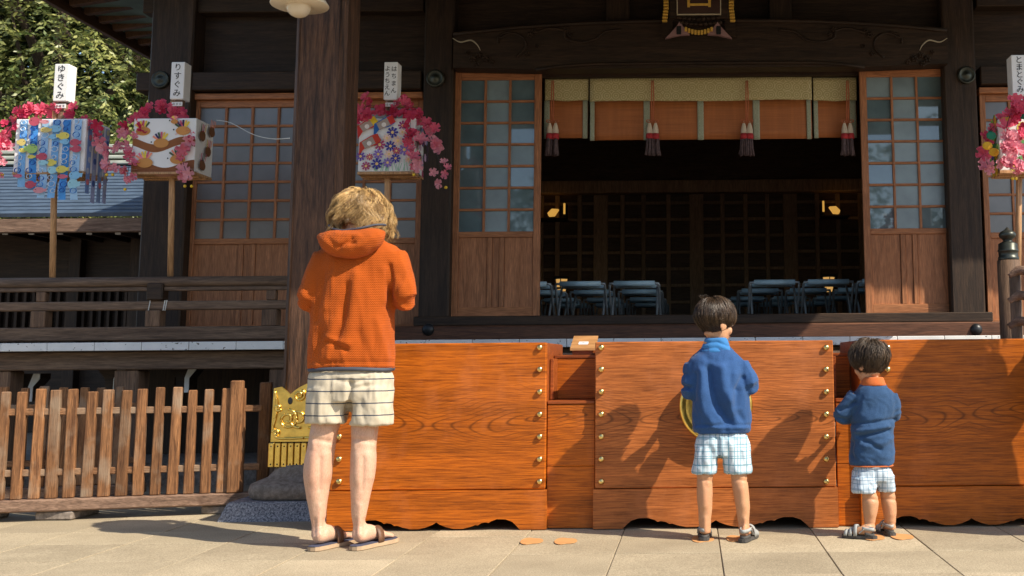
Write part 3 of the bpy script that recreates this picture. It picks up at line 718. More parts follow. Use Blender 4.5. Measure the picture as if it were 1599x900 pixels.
# ================================================================== blind curtains under the lintel
def brocade(name, base, light, sc):
    m, nt, N, L, b = nmat(name); v = coords(N, L, (1, 1, 1), rnd=False)
    sep = N.new('ShaderNodeSeparateXYZ'); L.new(v, sep.inputs[0]); cb_ = N.new('ShaderNodeCombineXYZ')
    L.new(sep.outputs[0], cb_.inputs[0]); L.new(sep.outputs[2], cb_.inputs[1])
    vo = N.new('ShaderNodeTexVoronoi'); vo.inputs['Scale'].default_value = sc; vo.inputs['Randomness'].default_value = 0.25; vo.voronoi_dimensions = '2D'
    L.new(cb_.outputs[0], vo.inputs['Vector'])
    s = math_n(N, L, 'SINE', math_n(N, L, 'MULTIPLY', vo.outputs['Distance'], 26.0))
    c = ramp_from(N, L, s, base, light, 0.35, 0.8); L.new(c, b.inputs['Base Color'])
    b.inputs['Roughness'].default_value = 0.55; b.inputs['Sheen Weight'].default_value = 0.2
    return m
M['brocade'] = brocade('gold_brocade', (0.46, 0.385, 0.17), (0.66, 0.58, 0.33), 13)
M['brocade2'] = brocade('pale_green_brocade', (0.28, 0.30, 0.20), (0.52, 0.53, 0.40), 26)
def blind_mat():
    m, nt, N, L, b = nmat('bamboo_blind')
    h = noise_n(N, L, coords(N, L, (1.2, 1, 120), False), 2, 3); h2 = noise_n(N, L, coords(N, L, (14, 1, 1), False), 2, 2)
    c = ramp_from(N, L, h, (0.34, 0.10, 0.026), (0.52, 0.17, 0.045)); c = mix(N, L, 'MULTIPLY', 0.3, c, ramp_from(N, L, h2, (0.6,)*3, (1.15,)*3))
    L.new(c, b.inputs['Base Color']); b.inputs['Roughness'].default_value = 0.6; bump_n(N, L, h, b, 0.4, 0.004); return m
M['blind'] = blind_mat(); M['cordred'] = plain('orange_red_cord', (0.50, 0.14, 0.06), 0.7)
YC = 9.36
def sheet(xa, xb, za_fn, zb_fn, y, amp=0.008, nx=24, nz=8, seed=0, th=.004):
    """thin cloth with gentle waves, front and back"""
    bm = B(); g = []
    for s in (0, 1):
        rows = []
        for j in range(nz+1):
            row = []
            for i in range(nx+1):
                t = i/nx; x = xa+(xb-xa)*t; za, zb = za_fn(t), zb_fn(t); q = j/nz; z = za+(zb-za)*q
                d = amp*(math.sin(x*9+seed)+.6*math.sin(x*23+seed*2+q*2))*(.3+.7*q)
                row.append(bm.verts.new((x, y+d+s*th, z)))
            rows.append(row)
        g.append(rows)
    for s in (0, 1):
        for j in range(nz):
            for i in range(nx):
                f = (g[s][j][i], g[s][j][i+1], g[s][j+1][i+1], g[s][j+1][i]); bm.faces.new(f if s == 0 else f[::-1])
    for j in range(nz):
        for i in (0, nx): bm.faces.new((g[0][j][i], g[1][j][i], g[1][j+1][i], g[0][j+1][i]))
    for i in range(nx):
        for j in (0, nz): bm.faces.new((g[0][j][i], g[1][j][i], g[1][j][i+1], g[0][j][i+1]))
    bmesh.ops.recalc_face_normals(bm, faces=bm.faces[:]); return bm
def curtain(px0, px1, edges, y, pyb, label):
    xa, xb = P(px0, 170, y).x, P(px1, 170, y).x; pm = (px0+px1)/2
    zt_, zm, zb = P(pm, 122, y).z, P(pm, 158, y).z, P(pm, pyb, y).z
    t = thing('blind_curtain', ((xa+xb)/2, y, zb), label, 'curtain', 'blinds hung in the doorway')
    mk('blind', sheet(xa+.004, xb-.004, lambda t_: zm+.01, lambda t_: zb, y, .003, 20, 4, px0), M['blind'], t, True)
    mk('brocade_band', sheet(xa, xb, lambda t_: zt_, lambda t_: zm+.004*math.sin(t_*9), y-.012, .006, 40, 6, px0+1), M['brocade'], t, True)
    for ex, ew in edges:
        x = P(ex, 190, y).x; hw_ = ew/2/FPX*y
        mk('brocade_edging', sheet(x-hw_, x+hw_, lambda t_: zm+.002, lambda t_: zb-.006, y-.010, .002, 4, 8, px0+ex), M['brocade2'], t, True)
    mk('curtain_rod', tube(B(), [(xa, y+.01, zt_+.005), (xb, y+.01, zt_+.005)], .012, 8), M['iron'], t, True)
curtain(851, 919, ((854, 9), (914, 8)), YC+.03, 216, 'narrow blind curtain at the left end of the doorway')
curtain(921, 1268, ((925, 7), (1010, 10), (1094, 10), (1181, 11), (1263, 7)), YC, 218, 'wide orange blind curtain with gold brocade band in mid doorway')
curtain(1270, 1338, ((1274, 7), (1332, 10)), YC+.03, 215, 'narrow blind curtain at the right end of the doorway')
M['tas_w'] = plain('tassel_cream', (0.66, 0.55, 0.42), 0.8); M['tas_r'] = plain('tassel_red', (0.45, 0.03, 0.035), 0.8)
M['tas_d'] = plain('tassel_plum', (0.13, 0.085, 0.085), 0.85, 0, 0.4, 40, 0.5)
names = ['leftmost tassel hanging in the doorway near left door', 'second tassel from left on the doorway blind', 'third tassel from left on the doorway blind', 'rightmost tassel hanging in the doorway near right door']
for px, lb in zip((863, 1019, 1166, 1323), names):
    y = YC-.045; a = P(px, 126, y); c = P(px, 190, y); e = P(px, 243, y); h = c.z-e.z
    t = thing('tassel', a, lb, 'tassel', 'tassels on the doorway blinds')
    for s in (-1, 1):
        mk('cord', tube(B(), [(a.x+s*.006, y, a.z), (a.x+s*.01, y-.004, (a.z+c.z)/2), (c.x+s*.006, y, c.z)], .005, 6, 3), M['cordred'], t, True)
        mk('bow_loop', tube(B(), [(c.x, y-.01, c.z), (c.x+s*.04, y-.014, c.z+.012), (c.x+s*.055, y-.012, c.z-.002), (c.x+s*.02, y-.012, c.z-.012), (c.x, y-.01, c.z-.004)], .004, 6, 4), M['cordred'], t, True)
        x = c.x+s*.026
        mk('tassel_cap', lathe(B(), (x, y, c.z-h*.36), [(.028, 0), (.027, h*.1), (.02, h*.22), (.008, h*.33), (.003, h*.36)], 14), M['tas_w'], t, True)
        mk('tassel_band', lathe(B(), (x, y, c.z-h*.52), [(.031, 0), (.034, h*.06), (.03, h*.16)], 14), M['tas_r'], t, True)
        b_ = B()
        for k in range(26):
            an = random.uniform(0, 6.28); r = random.uniform(.006, .028)
            tube(b_, [(x+r*math.cos(an), y+r*math.sin(an), c.z-h*.5), (x+1.25*r*math.cos(an), y+1.25*r*math.sin(an), c.z-h*.8), (x+1.45*r*math.cos(an)+s*.006, y+1.4*r*math.sin(an), e.z+random.uniform(-.006, .012))], .0055, 5)
        mk('tassel_fringe', b_, M['tas_d'], t, True)

# ================================================================== name plaque
yq = 8.93; c = P(1091, 22, yq)
pq = thing('name_plaque', P(1091, 58, yq), 'dark framed name plaque with gold character above the doorway', 'plaque')
M['plaque'] = plain('plaque_panel', (0.055, 0.022, 0.014), 0.4, 0, 0.2, 8, 0.05); M['goldp'] = plain('gold_paint', (0.90, 0.55, 0.10), 0.4, 0.25, 0.15, 30, 0.05)
M['pinkw'] = plain('faded_pink_lacquer', (0.34, 0.20, 0.20), 0.6); M['cream'] = plain('cream_edging', (0.62, 0.54, 0.38), 0.6)
x0, x1, z0, z1 = rect(1058, -75, 1124, 22, yq)
Mt = Matrix.Translation((0, yq, z0)) @ Matrix.Rotation(R(8), 4, 'X') @ Matrix.Translation((0, -yq, -z0))
mk('panel', box(B(), x0, x1, yq, yq+.02, z0, z1, 0, Mt), M['plaque'], pq)
fr = mk('frame', box(B(), x0-.075, x1+.075, yq+.021, yq+.06, z0-.04, z1+.1, .01, Mt), M['old'], pq)
for a, b, e, f in ((x0-.008, x1+.008, z0-.01, z0), (x0-.008, x0, z0+.0005, z1), (x1, x1+.008, z0+.0005, z1), (x0-.008, x1+.008, z1+.0005, z1+.01)):
    mk('inner_edging', box(B(), a, b, yq-.006, yq+.019, e, f, 0, Mt), M['cream'], pq)
me = text_mesh('宮', .30, .004); me.transform(Mt @ Matrix.Translation(((x0+x1)/2, yq-.004, z0+.17)) @ FACE_CAM); mk('gold_character', me, M['goldp'], pq)
def ribs(pts, r, nm):
    for k, p in enumerate(pts):
        mk(nm, box(B(), p.x-r, p.x+r, p.y-.022, p.y+.01, p.z-.009, p.z+.009, .004, None), M['goldp'], pq)
for s in (-1, 1):
    ribs([P(1091+s*(51 + (1 if k > 5 else 0)*(k-5)*.5), 2+k*4.8-12, yq-.005) for k in range(10)], .022, 'gilt_rib')
    q = [P(1091+s*a, b, yq-.02) for a, b in ((52, 60), (44, 52), (35, 42), (30, 34), (24, 42), (14, 54), (30, 55))]
    mk('wing_ornament', prism(B(), [(p.x, p.z) for p in q], yq-.022, yq+.015), M['pinkw'], pq)
    p = P(1091+s*31, 46, yq-.03); mk('wing_boss', bx(p.x-.02, p.x+.02, yq-.034, yq-.0225, p.z-.045, p.z+.03, .005), M['iron'], pq)
    p = [P(1091+s*a, b, yq+.01) for a, b in ((40, 22), (58, 20), (58, 56), (42, 50))]
    mk('side_board', prism(B(), [(v.x, v.z) for v in p], yq+.062, yq+.09), M['old'], pq)
for k in range(9):
    t = (k-4)/4; p = P(1091+t*20, 51-5*t*t, yq-.025); mk('gilt_rib', bx(p.x-.0105, p.x+.0105, yq-.035, yq-.01, p.z-.02, p.z+.02, .004), M['goldp'], pq)
for k in range(9):
    t = (k-4)/4
    for r_ in (0, 1):
        p = P(1091+t*30+r_*3, 30+r_*8-2*t*t, yq-.01); mk('carved_cloud', ball(B(), p, .022, .02, .017, None, 10, 6), M['old'], pq, True)

# ================================================================== folding stools inside
M['tubesteel'] = plain('grey_steel_tube', (0.40, 0.43, 0.45), 0.35, 0.5, 0.1, 20, 0.0); M['bluevinyl'] = plain('slate_blue_vinyl', (0.38, 0.54, 0.64), 0.32, 0, 0.1, 10, 0.05)
def stool(x, y, label):
    zt_ = FLOOR+.385; t = thing('folding_stool', (x, y, FLOOR), label, 'stool', 'folding stools set out in rows inside the hall')
    w_, d_ = .230, .16
    for s in (-1, 1):
        pts = [(x-w_, y-s*d_, FLOOR+.012), (x-w_, y+s*d_*.75, zt_-.06), (x-w_+.008, y+s*d_*.97, zt_-.022), (x-w_+.035, y+s*d_, zt_-.012), (x+w_-.035, y+s*d_, zt_-.012), (x+w_-.008, y+s*d_*.97, zt_-.022), (x+w_, y+s*d_*.75, zt_-.06), (x+w_, y-s*d_, FLOOR+.012)]
        if s > 0: pts = [(p[0]*.0+x+(p[0]-x)*.9, p[1], p[2]) for p in pts]
        mk('tube_frame', tube(B(), pts, .011, 8, 3), M['tubesteel'], t, True)
        mk('foot_bar', tube(B(), [(x-w_*(.9 if s > 0 else 1), y-s*d_, FLOOR+.012), (x+w_*(.9 if s > 0 else 1), y-s*d_, FLOOR+.012)], .010, 8), M['tubesteel'], t, True)
        mk('seat_sleeve', tube(B(), [(x-w_+.04, y+s*d_, zt_-.012), (x+w_-.04, y+s*d_, zt_-.012)], [(.016, .025)]*2, 12), M['bluevinyl'], t, True)
    b_ = B(); g = []
    for j in range(9):
        v = j/8; yy = y-d_+2*d_*v; zz = zt_-.004-.012*math.sin(math.pi*v)
        g.append([b_.verts.new((x-w_+.055, yy, zz)), b_.verts.new((x+w_-.055, yy, zz)), b_.verts.new((x+w_-.055, yy, zz-.004)), b_.verts.new((x-w_+.055, yy, zz-.004))])
    for a, b in zip(g, g[1:]):
        for i in range(4): b_.faces.new((a[i], a[(i+1) % 4], b[(i+1) % 4], b[i]))
    b_.faces.new(g[0][::-1]); b_.faces.new(g[-1]); bmesh.ops.recalc_face_normals(b_, faces=b_.faces[:])
    mk('seat_sling', b_, M['bluevinyl'], t, True)
rows = (10.1, 11.3, 12.7, 13.9); rn = ('front row', 'second row', 'third row', 'back row'); cn = ('at the aisle', 'second from the aisle', 'third from the aisle')
for j, y in enumerate(rows):
    for i in range(3):
        xl = -.535-.5*i-.0*j; xr = .763+.5*i - .06*j
        stool(xl, y, f'blue folding stool in the left block, {rn[j]}, {cn[i]}')
        stool(xr, y, f'blue folding stool in the right block, {rn[j]}, {cn[i]}')
# lit lamps inside
def andon(px, py0_, py1_, Y, label):
    a, b = P(px, py0_, Y), P(px, py1_, Y); h = a.z-b.z; t = thing('paper_lantern', (a.x, Y, FLOOR), label, 'lantern', 'lit lanterns inside the hall')
    mk('paper_shade', lathe(B(), (a.x, Y, b.z+h*.45), [(.062, 0), (.062, .001), (.078, h*.47), (.078, h*.48)], 4), M['lit'], t)
    mk('lower_shade', lathe(B(), (a.x, Y, b.z), [(.04, 0), (.04, .001), (.058, h*.32), (.058, h*.33)], 4), M['lit'], t)
    mk('cap', bx(a.x-.095, a.x+.095, Y-.095, Y+.095, a.z-.02, a.z+.015, .004), M['iron'], t)
    mk('middle_collar', bx(a.x-.09, a.x+.09, Y-.09, Y+.09, b.z+h*.335, b.z+h*.44, .004), M['iron'], t)
    for s in (-1, 1): mk('lantern_rib', bx(a.x+s*.0-.006, a.x+s*.0+.006, Y+s*.104-.004, Y+s*.104+.004, b.z+h*.36, a.z-.02), M['iron'], t)
    mk('stand_post', tube(B(), [(a.x, Y, FLOOR), (a.x, Y, b.z)], .018, 8), M['iron'], t, True)
    mk('stand_foot', bx(a.x-.14, a.x+.14, Y-.14, Y+.14, FLOOR, FLOOR+.03, .005), M['iron'], t)
andon(877, 434, 461, 14.5, 'small lit paper lantern above stools at left of the interior')
andon(1294, 431, 456, 14.5, 'small lit paper lantern above stools at right of the interior')
def sconce(px, py, label, s):
    c = P(px, py, 14.9); t = thing('wall_sconce', c, label, 'sconce', 'lit sconces on the inner wall')
    b_ = B(); q = [(-.075, .04), (.015, .045), (.075, -.015), (.06, -.055), (-.015, -.05)]
    mk('sconce_shade', prism(b_, [(c.x+s*a, c.z+b) for a, b in q], 14.84, 14.96), M['litdim'], t)
    mk('sconce_bracket', bx(c.x-s*.16-.02, c.x-s*.16+.02, 14.86, 15.1, c.z-.07, c.z+.13, .004), M['iron'], t)
    mk('sconce_candle', tube(B(), [(c.x-s*.16, 14.85, c.z-.03), (c.x-s*.16, 14.85, c.z+.12)], .014, 8), M['litdim'], t, True)
    mk('sconce_shelf', bx(c.x-.2, c.x+.2, 14.82, 15.1, c.z-.11, c.z-.085, .004), M['iron'], t)
sconce(864, 332, 'glowing amber wall sconce inside, next to the left door', -1)
sconce(1303, 328, 'glowing amber wall sconce inside, next to the right door', 1)

# ================================================================== paper lanterns on poles
def flowermesh(name, n=5, r=.034, cup=.35, seed=0):
    rnd = random.Random(seed); vs_, fs = [(0, 0, 0)], []
    for k in range(n):
        a = 2*math.pi*k/n+rnd.uniform(-.12, .12); da = math.pi/n*1.12; rr_ = r*rnd.uniform(.85, 1.1)
        def pt(rad, ang, z): return (rad*math.cos(ang), rad*math.sin(ang), z+rnd.uniform(-.003, .003))
        i0 = len(vs_)
        vs_ += [pt(rr_*.55, a-da*.75, rr_*cup*.5), pt(rr_*.95, a-da*.55, rr_*cup), pt(rr_, a, rr_*cup*.6), pt(rr_*.95, a+da*.55, rr_*cup), pt(rr_*.55, a+da*.75, rr_*cup*.5), pt(rr_*.6, a, rr_*cup*.25)]
        m_ = i0+5
        fs += [(0, i0, m_), (i0, i0+1, m_), (i0+1, i0+2, m_), (i0+2, i0+3, m_), (i0+3, i0+4, m_), (i0+4, 0, m_)]
    for k in range(4):                                           # crumpled inner petals
        a = 2*math.pi*k/4+.6; q = r*.62; i0 = len(vs_)
        vs_ += [(0, 0, .002), (q*math.cos(a-.7), q*math.sin(a-.7), r*.55), (q*1.05*math.cos(a), q*1.05*math.sin(a), r*.42), (q*math.cos(a+.7), q*math.sin(a+.7), r*.58)]
        fs += [(i0, i0+1, i0+2), (i0, i0+2, i0+3)]
    me = bpy.data.meshes.new(name); me.from_pydata(vs_, [], fs); me.update(); return me
def petal_mat(name, c0, c1):
    m, nt, N, L, b = nmat(name); oi = N.new('ShaderNodeObjectInfo')
    c = ramp_from(N, L, oi.outputs['Random'], c0, c1, 0.0, 1.0); L.new(c, b.inputs['Base Color']); b.inputs['Roughness'].default_value = 0.7
    tr = N.new('ShaderNodeBsdfTranslucent'); L.new(c, tr.inputs[0]); ms = N.new('ShaderNodeMixShader'); ms.inputs[0].default_value = 0.35
    L.new(b.outputs[0], ms.inputs[1]); L.new(tr.outputs[0], ms.inputs[2]); L.new(ms.outputs[0], N['Material Output'].inputs[0]); return m
M['petal'] = petal_mat('hot_pink_paper', (0.62, 0.03, 0.11), (0.86, 0.17, 0.27)); M['petal2'] = petal_mat('pale_pink_paper', (0.80, 0.20, 0.30), (0.86, 0.44, 0.50))
FL = [[flowermesh(f'blossom_mesh{v}{k}', 5, .036, (.2, .5, .8)[k], k+9*v) for k in range(3)] for v in range(2)]
for v in range(2):
    for me in FL[v]: me.materials.append(M['petal' if v == 0 else 'petal2'])
def blossom(t, px, py, Y, pale, s=1.0):
    p = P(px, py, Y); rot = Matrix.Rotation(random.uniform(0, 6.28), 4, 'Z')
    face = Matrix.Rotation(R(random.uniform(50, 120)), 4, 'X'); yaw = Matrix.Rotation(random.uniform(-.7, .7), 4, 'Z')
    o = inst(FL[1 if pale else 0][random.randrange(3)], t, 'paper_blossom', Matrix.Translation(p) @ yaw @ face @ rot @ Matrix.Scale(s*1.22, 4)); return o
def garland(t, pts, Y0, Y1, count, wire=True, spread=5, s=1.0, palefrom=.6, beads=1):
    Q = crom([(x, y, Y0+(Y1-Y0)*i/(len(pts)-1)) for i, (x, y) in enumerate(pts)], 8)
    if wire: mk('garland_wire', tube(B(), [P(q[0], q[1], q[2]) for q in Q[::2]], .0022, 5), M['wire'], t, True)
    count = int(count*1.45)
    for k in range(count):
        u = k/max(1, count-1)*(len(Q)-1); q = Q[int(u)]
        blossom(t, q[0]+random.gauss(0, spread), q[1]+random.gauss(0, spread), q[2]+random.uniform(-.02, .02), u/(len(Q)-1) > palefrom, s*random.uniform(.7, 1.3))
    for b in range(beads):
        q = Q[-1]; p = P(q[0]+random.uniform(-8, 8), q[1]+11, q[2]); mk('yellow_bead', ball(B(), p, .012, .012, .012, None, 8, 6), M['yellow'], t, True)
cutc = {}
def cm(r, g, b_):
    k = (r, g, b_)
    if k not in cutc:
        lin = [((c/255)/12.92 if c/255 < .04 else ((c/255+.055)/1.055)**2.4) for c in k]
        cutc[k] = plain('coloured_paper_%02d' % len(cutc), tuple(lin), 0.75, 0, 0.08, 15, 0)
    return cutc[k]
def blobpoly(n, rx, rz, wob, seed, a0=0):
    rnd = random.Random(seed); return [(rx*math.cos(2*math.pi*i/n+a0)*(1+rnd.uniform(-wob, wob)), rz*math.sin(2*math.pi*i/n+a0)*(1+rnd.uniform(-wob, wob))) for i in range(n)]
class Lantern:
    def __init__(s, px, poletop, polebot, x0, y0, x1, y1, side, Y, sign, label, name='pole_lantern', sidepy=0):
        """x0..x1,y0..y1: pixels of the front face; side: pixel x of the far end of the right flank"""
        s.Y = Y; a, b, c, d = rect(x0, y0, x1, y1, Y); s.f = (a, b, c, d); s.lay = 0
        s.t = thing(name, P(px, polebot, Y+.12), label, 'lantern', 'decorated paper lanterns on poles')
        dep = (b-a)*.62
        s.dep = dep
        sk = .0
        bm = B(); box(bm, a, b, Y, Y+dep, c, d, .004); s.body = mk('paper_box', bm, M['paper'], s.t)
        mk('base_frame', bx(a-.004, b+.004, Y-.004, Y+dep+.004, c-.022, c-.001, .003), M['pole'], s.t)
        for k in (.33, .66): mk('base_slat', bx(a, b, Y+dep*k-.012, Y+dep*k+.012, c-.034, c-.0225, .002), M['pole'], s.t)
        pm = P(px, (y0+y1)/2, Y+.12); pt, pb = P(px+1, poletop, Y+.12), P(px-4, polebot, Y+.12)
        s.pole = mk('pole', tube(B(), [pb, pt], .022, 10), M['pole'], s.t, True)
        zt_ = d
        # sign prism on top
        sx, sy0, sy1, ch_, sw = sign[0], sign[1], sign[2], sign[3], sign[4]
        a2, b2, c2, d2 = rect(sx-sw/2, sy0, sx+sw/2, sy1, Y+.06)
        s.sign = mk('name_sign', bx(a2, b2, Y+.06, Y+.06+.11, c2, d2, .004), M['paper'], s.t)
        mk('upper_pole', tube(B(), [((a2+b2)/2, Y+.12, d-.02), ((a2+b2)/2, Y+.12, c2)], .036, 12), M['sill'], s.t, True)
        for (txt, xo, size, ya, yb) in ch_:
            n = len(txt)
            for i, chx in enumerate(txt):
                me = text_mesh(chx, size); z = d2-(d2-c2)*(ya+(yb-ya)*(i+.5)/n)
                me.transform(Matrix.Translation(((a2+b2)/2+xo*(b2-a2), Y+.0585, z)) @ FACE_CAM); mk('lettering', me, M['ink'], s.sign)
        zz = c2-.035; xm = (a2+b2)/2
        tg = mk('small_tag', bx(xm-.04, xm+.04, Y+.072, Y+.078, zz-.016, zz+.016), M['paper'], s.t)
        for k in range(3):
            for q in range(3):
                xx = xm-.024+k*.024; mk('tag_mark', bx(xx-.007+random.uniform(-.003, .003), xx+.007, Y+.0705, Y+.0718, zz-.007+q*.006, zz-.005+q*.006), M['ink'], tg)
    def cut(s, name, u, v, poly, mat, parent=None):
        """paper cut-out on the front: u,v in 0..1 of the face; poly in metres"""
        a, b, c, d = s.f; s.lay += 1; X = a+(b-a)*u; Z = d-(d-c)*v; y = s.Y-.0012-.00022*s.lay
        return mk(name, prism(B(), [(X+p[0], Z+p[1]) for p in poly], y-.0008, y), mat, parent or s.t)
    def flank(s, name, u, v, poly, mat):
        a, b, c, d = s.f; s.lay += 1; x = b+.0015+.0003*s.lay; Y = s.Y+s.dep*u; Z = d-(d-c)*v; bm = B()
        p0 = [bm.verts.new((x, Y+p[0], Z+p[1])) for p in poly]; p1 = [bm.verts.new((x+.0008, Y+p[0], Z+p[1])) for p in poly]
        bm.faces.new(p0[::-1]); bm.faces.new(p1)
        for i in range(len(poly)): bm.faces.new((p0[i], p0[(i+1) % len(poly)], p1[(i+1) % len(poly)], p1[i]))
        bmesh.ops.recalc_face_normals(bm, faces=bm.faces[:])
        return mk(name, bm, mat, s.t)

# --- blue fish lantern
YL = 8.12
l1 = Lantern(86, 160, 436, 23, 186, 133, 268, 155, YL-.20, (95, 100, 158, [('ゆきぐみ', 0, .066, .03, .97)], 22), 'lantern with blue paper streamers and fish cut-outs, far left')
blues = [(120, 175, 225), (70, 145, 215), (160, 200, 235), (45, 110, 190)]
fishc = [(195, 100, 120), (215, 200, 95), (160, 195, 110), (130, 185, 220), (205, 140, 150), (205, 185, 110), (180, 75, 95), (150, 200, 215), (130, 180, 220)]
for k in range(6):
    a, b, c, d = l1.f; x = a+(b-a)*(.12+.155*k); ln = random.uniform(.08, .30) if k != 2 else .2
    hh = (d-c)*.97+ln; y = l1.Y-.006-.001*k
    bm = B(); n = 8; L_ = []
    for j in range(n+1):
        z = d-.01-hh*j/n; sway = .006*math.sin(j*1.1+k) if z < c else 0; yy = y+(.012*math.sin(j*.9+k) if z < c else 0)
        L_.append([bm.verts.new((x-.027+sway, yy, z)), bm.verts.new((x+.027+sway, yy, z)), bm.verts.new((x+.027+sway, yy+.001, z)), bm.verts.new((x-.027+sway, yy+.001, z))])
    for p, q in zip(L_, L_[1:]):
        for i in range(4): bm.faces.new((p[i], p[(i+1) % 4], q[(i+1) % 4], q[i]))
    stn = mk('blue_streamer', bm, cm(*blues[k % 3]), l1.t)
    nn = int(hh/.052)
    for j in range(nn):
        z = d-.03-j*.052+random.uniform(-.01, .01); xx = x+random.uniform(-.015, .015); yc = y-.016-.0004*j-.002*(k % 3)
        kind = 1 if (j*7+k*3) % 5 in (1, 3) else 0; rc = random.choice(fishc)
        if kind == 0:
            rx = random.uniform(.016, .026); bmr = B()
            tube(bmr, [(xx+rx*math.cos(t_), yc, z+rx*.85*math.sin(t_)) for t_ in [i*math.pi/6 for i in range(13)]], [(.0015, .0062)]*13, 6, ref=Vector((0, 1, 0)))
            mk('paper_ring', bmr, random.choice([cm(60, 130, 210), cm(215, 225, 235), cm(40, 90, 180)]), stn)
        else:
            L2 = random.uniform(.026, .046); sg = random.choice((-1, 1)); hgt = L2*random.uniform(.5, .95)
            poly = [(L2*math.cos(a_), hgt*math.sin(a_)) for a_ in [i*math.pi/7-2.7 for i in range(13)]] + [(-L2*1.35, hgt*.55), (-L2*1.25, -hgt*.5)]
            poly = [(xx+sg*p[0], z+p[1]) for p in poly]
            fo = mk('paper_fish', prism(B(), poly, yc-.001, yc), cm(*rc), stn)
            mk('fish_eye', ball(B(), (xx+sg*L2*.55, yc-.001, z+hgt*.25), .004, .001, .004, None, 6, 4), M['ink'], stn)
for k in range(4):                                                          # streamers on the flank
    a, b, c, d = l1.f; yy = l1.Y+.05+.08*k; ln = random.uniform(.12, .26)
    mk('blue_streamer', bx(b+.004, b+.005, yy-.026, yy+.026, c-ln, d-.02), cm(*random.choice(((150, 160, 200), (120, 145, 190), (110, 140, 195)))), l1.t)
    for j in range(6):
        z = d-.05-j*.085; yq_ = yy+random.uniform(-.01, .01)
        mk('paper_ring', ball(B(), (b+.008, yq_, z), .002, .02, .024, None, 8, 6), cm(*random.choice(((170, 180, 200), (60, 90, 150), (200, 110, 120), (205, 195, 150)))), l1.t)
garland(l1.t, [(90, 172), (60, 170), (35, 180), (12, 205), (0, 235), (4, 262)], YL-.1, YL-.24, 13)
garland(l1.t, [(92, 172), (115, 178), (138, 192), (150, 212), (165, 240), (172, 262)], YL-.1, YL-.24, 13, beads=2)
garland(l1.t, [(60, 172), (20, 190), (-6, 220), (-14, 250), (-20, 280)], YL-.1, YL-.3, 8)
# --- hedgehog lantern
l2 = Lantern(270, 158, 432, 207, 185, 305, 268, 340, YL-.16, (277, 97, 155, [('りすぐみ', 0, .062, .04, .96)], 21), 'lantern with brown paper hedgehogs on white, second from left')
w2 = l2.f[1]-l2.f[0]; h2 = l2.f[3]-l2.f[2]
def hill(v, amp, th, ph, mat):
    n = 20; up = [(w2*(i/n-.5), amp*math.sin(i/n*6.28*1.1+ph)) for i in range(n+1)]
    l2.cut('paper_hill', .5, v, up+[(p[0], p[1]-th) for p in up[::-1]], mat)
hill(.42, .03, .06, 2.2, cm(140, 85, 45)); hill(.86, .03, .07, 1.0, cm(130, 78, 42)); hill(.97, .006, .03, 0, cm(120, 70, 38))
qc = [(230, 205, 70), (230, 130, 150), (70, 90, 60), (50, 40, 90), (235, 190, 90), (240, 150, 120), (200, 90, 120)]
for u, v, s_ in ((.16, .22, 1), (.46, .45, 1.05), (.80, .22, 1), (.22, .82, 1.1), (.74, .76, 1.05), (.66, .05, .5)):
    for k in range(6):
        a_ = R(55+18*k); L_ = .075*s_; w_ = .007; cx, cz = math.cos(a_), math.sin(a_)
        l2.cut('paper_quill', u, v, [(-cz*w_, cx*w_), (cz*w_, -cx*w_), (cz*w_+cx*L_, -cx*w_+cz*L_), (-cz*w_+cx*L_, cx*w_+cz*L_)], cm(*random.choice(qc)))
    bd = l2.cut('paper_hedgehog', u, v, [(.055*s_*math.cos(a_), .034*s_*math.sin(a_)-.008) for a_ in [i*math.pi/8 for i in range(16)]], cm(200, 140, 75))
    l2.cut('hedgehog_nose', u-.15*s_, v+.0, [(.006*math.cos(a_), .006*math.sin(a_)) for a_ in [i*math.pi/4 for i in range(8)]], M['ink'])
for u, v in ((.25, .3), (.6, .55), (.3, .85), (.75, .15)):
    l2.flank('paper_hedgehog', u, v, blobpoly(14, .05, .04, .1, int(u*100)), cm(120, 80, 50))
    for k in range(4): l2.flank('paper_quill', u, v-.08, [(-.03+k*.02, 0), (-.022+k*.02, 0), (-.015+k*.025, .06), (-.023+k*.025, .06)], cm(*random.choice(qc)))
garland(l2.t, [(272, 172), (250, 170), (225, 178), (212, 205), (205, 240), (200, 268), (197, 285)], YL-.06, YL-.22, 16, beads=1, palefrom=.5)
garland(l2.t, [(276, 172), (285, 185), (283, 205), (292, 225), (285, 250), (296, 280)], YL-.06, YL-.22, 13, beads=2)
garland(l2.t, [(225, 178), (195, 195), (188, 215), (170, 240)], YL-.1, YL-.2, 7, palefrom=.5, beads=0)
# --- flower lantern behind the man
l3 = Lantern(606, 160, 436, 560, 185, 648, 268, 665, YL-.12, (610, 97, 156, [('はちまん', .24, .046, .10, .86), ('ようちえん', -.24, .046, .10, .92)], 21), 'lantern with paper flowers and carp behind the man in orange')
fc = [(60, 55, 150), (150, 50, 120), (140, 110, 190), (170, 60, 110), (75, 65, 160), (245, 205, 185), (190, 80, 100), (110, 80, 170)]
def flower(L_, u, v, r, col, mid=(235, 200, 130)):
    poly = []
    for k in range(8):
        a_ = 2*math.pi*k/8
        for da, rr_ in ((-.30, .45), (-.22, .95), (0, 1.05), (.22, .95), (.30, .45)): poly.append((r*rr_*math.cos(a_+da), r*rr_*math.sin(a_+da)))
    L_.cut('paper_flower', u, v, poly, cm(*col)); L_.cut('flower_eye', u, v, [(r*.3*math.cos(a_), r*.3*math.sin(a_)) for a_ in [i*math.pi/4 for i in range(8)]], cm(*mid))
rr_ = random.Random(5)
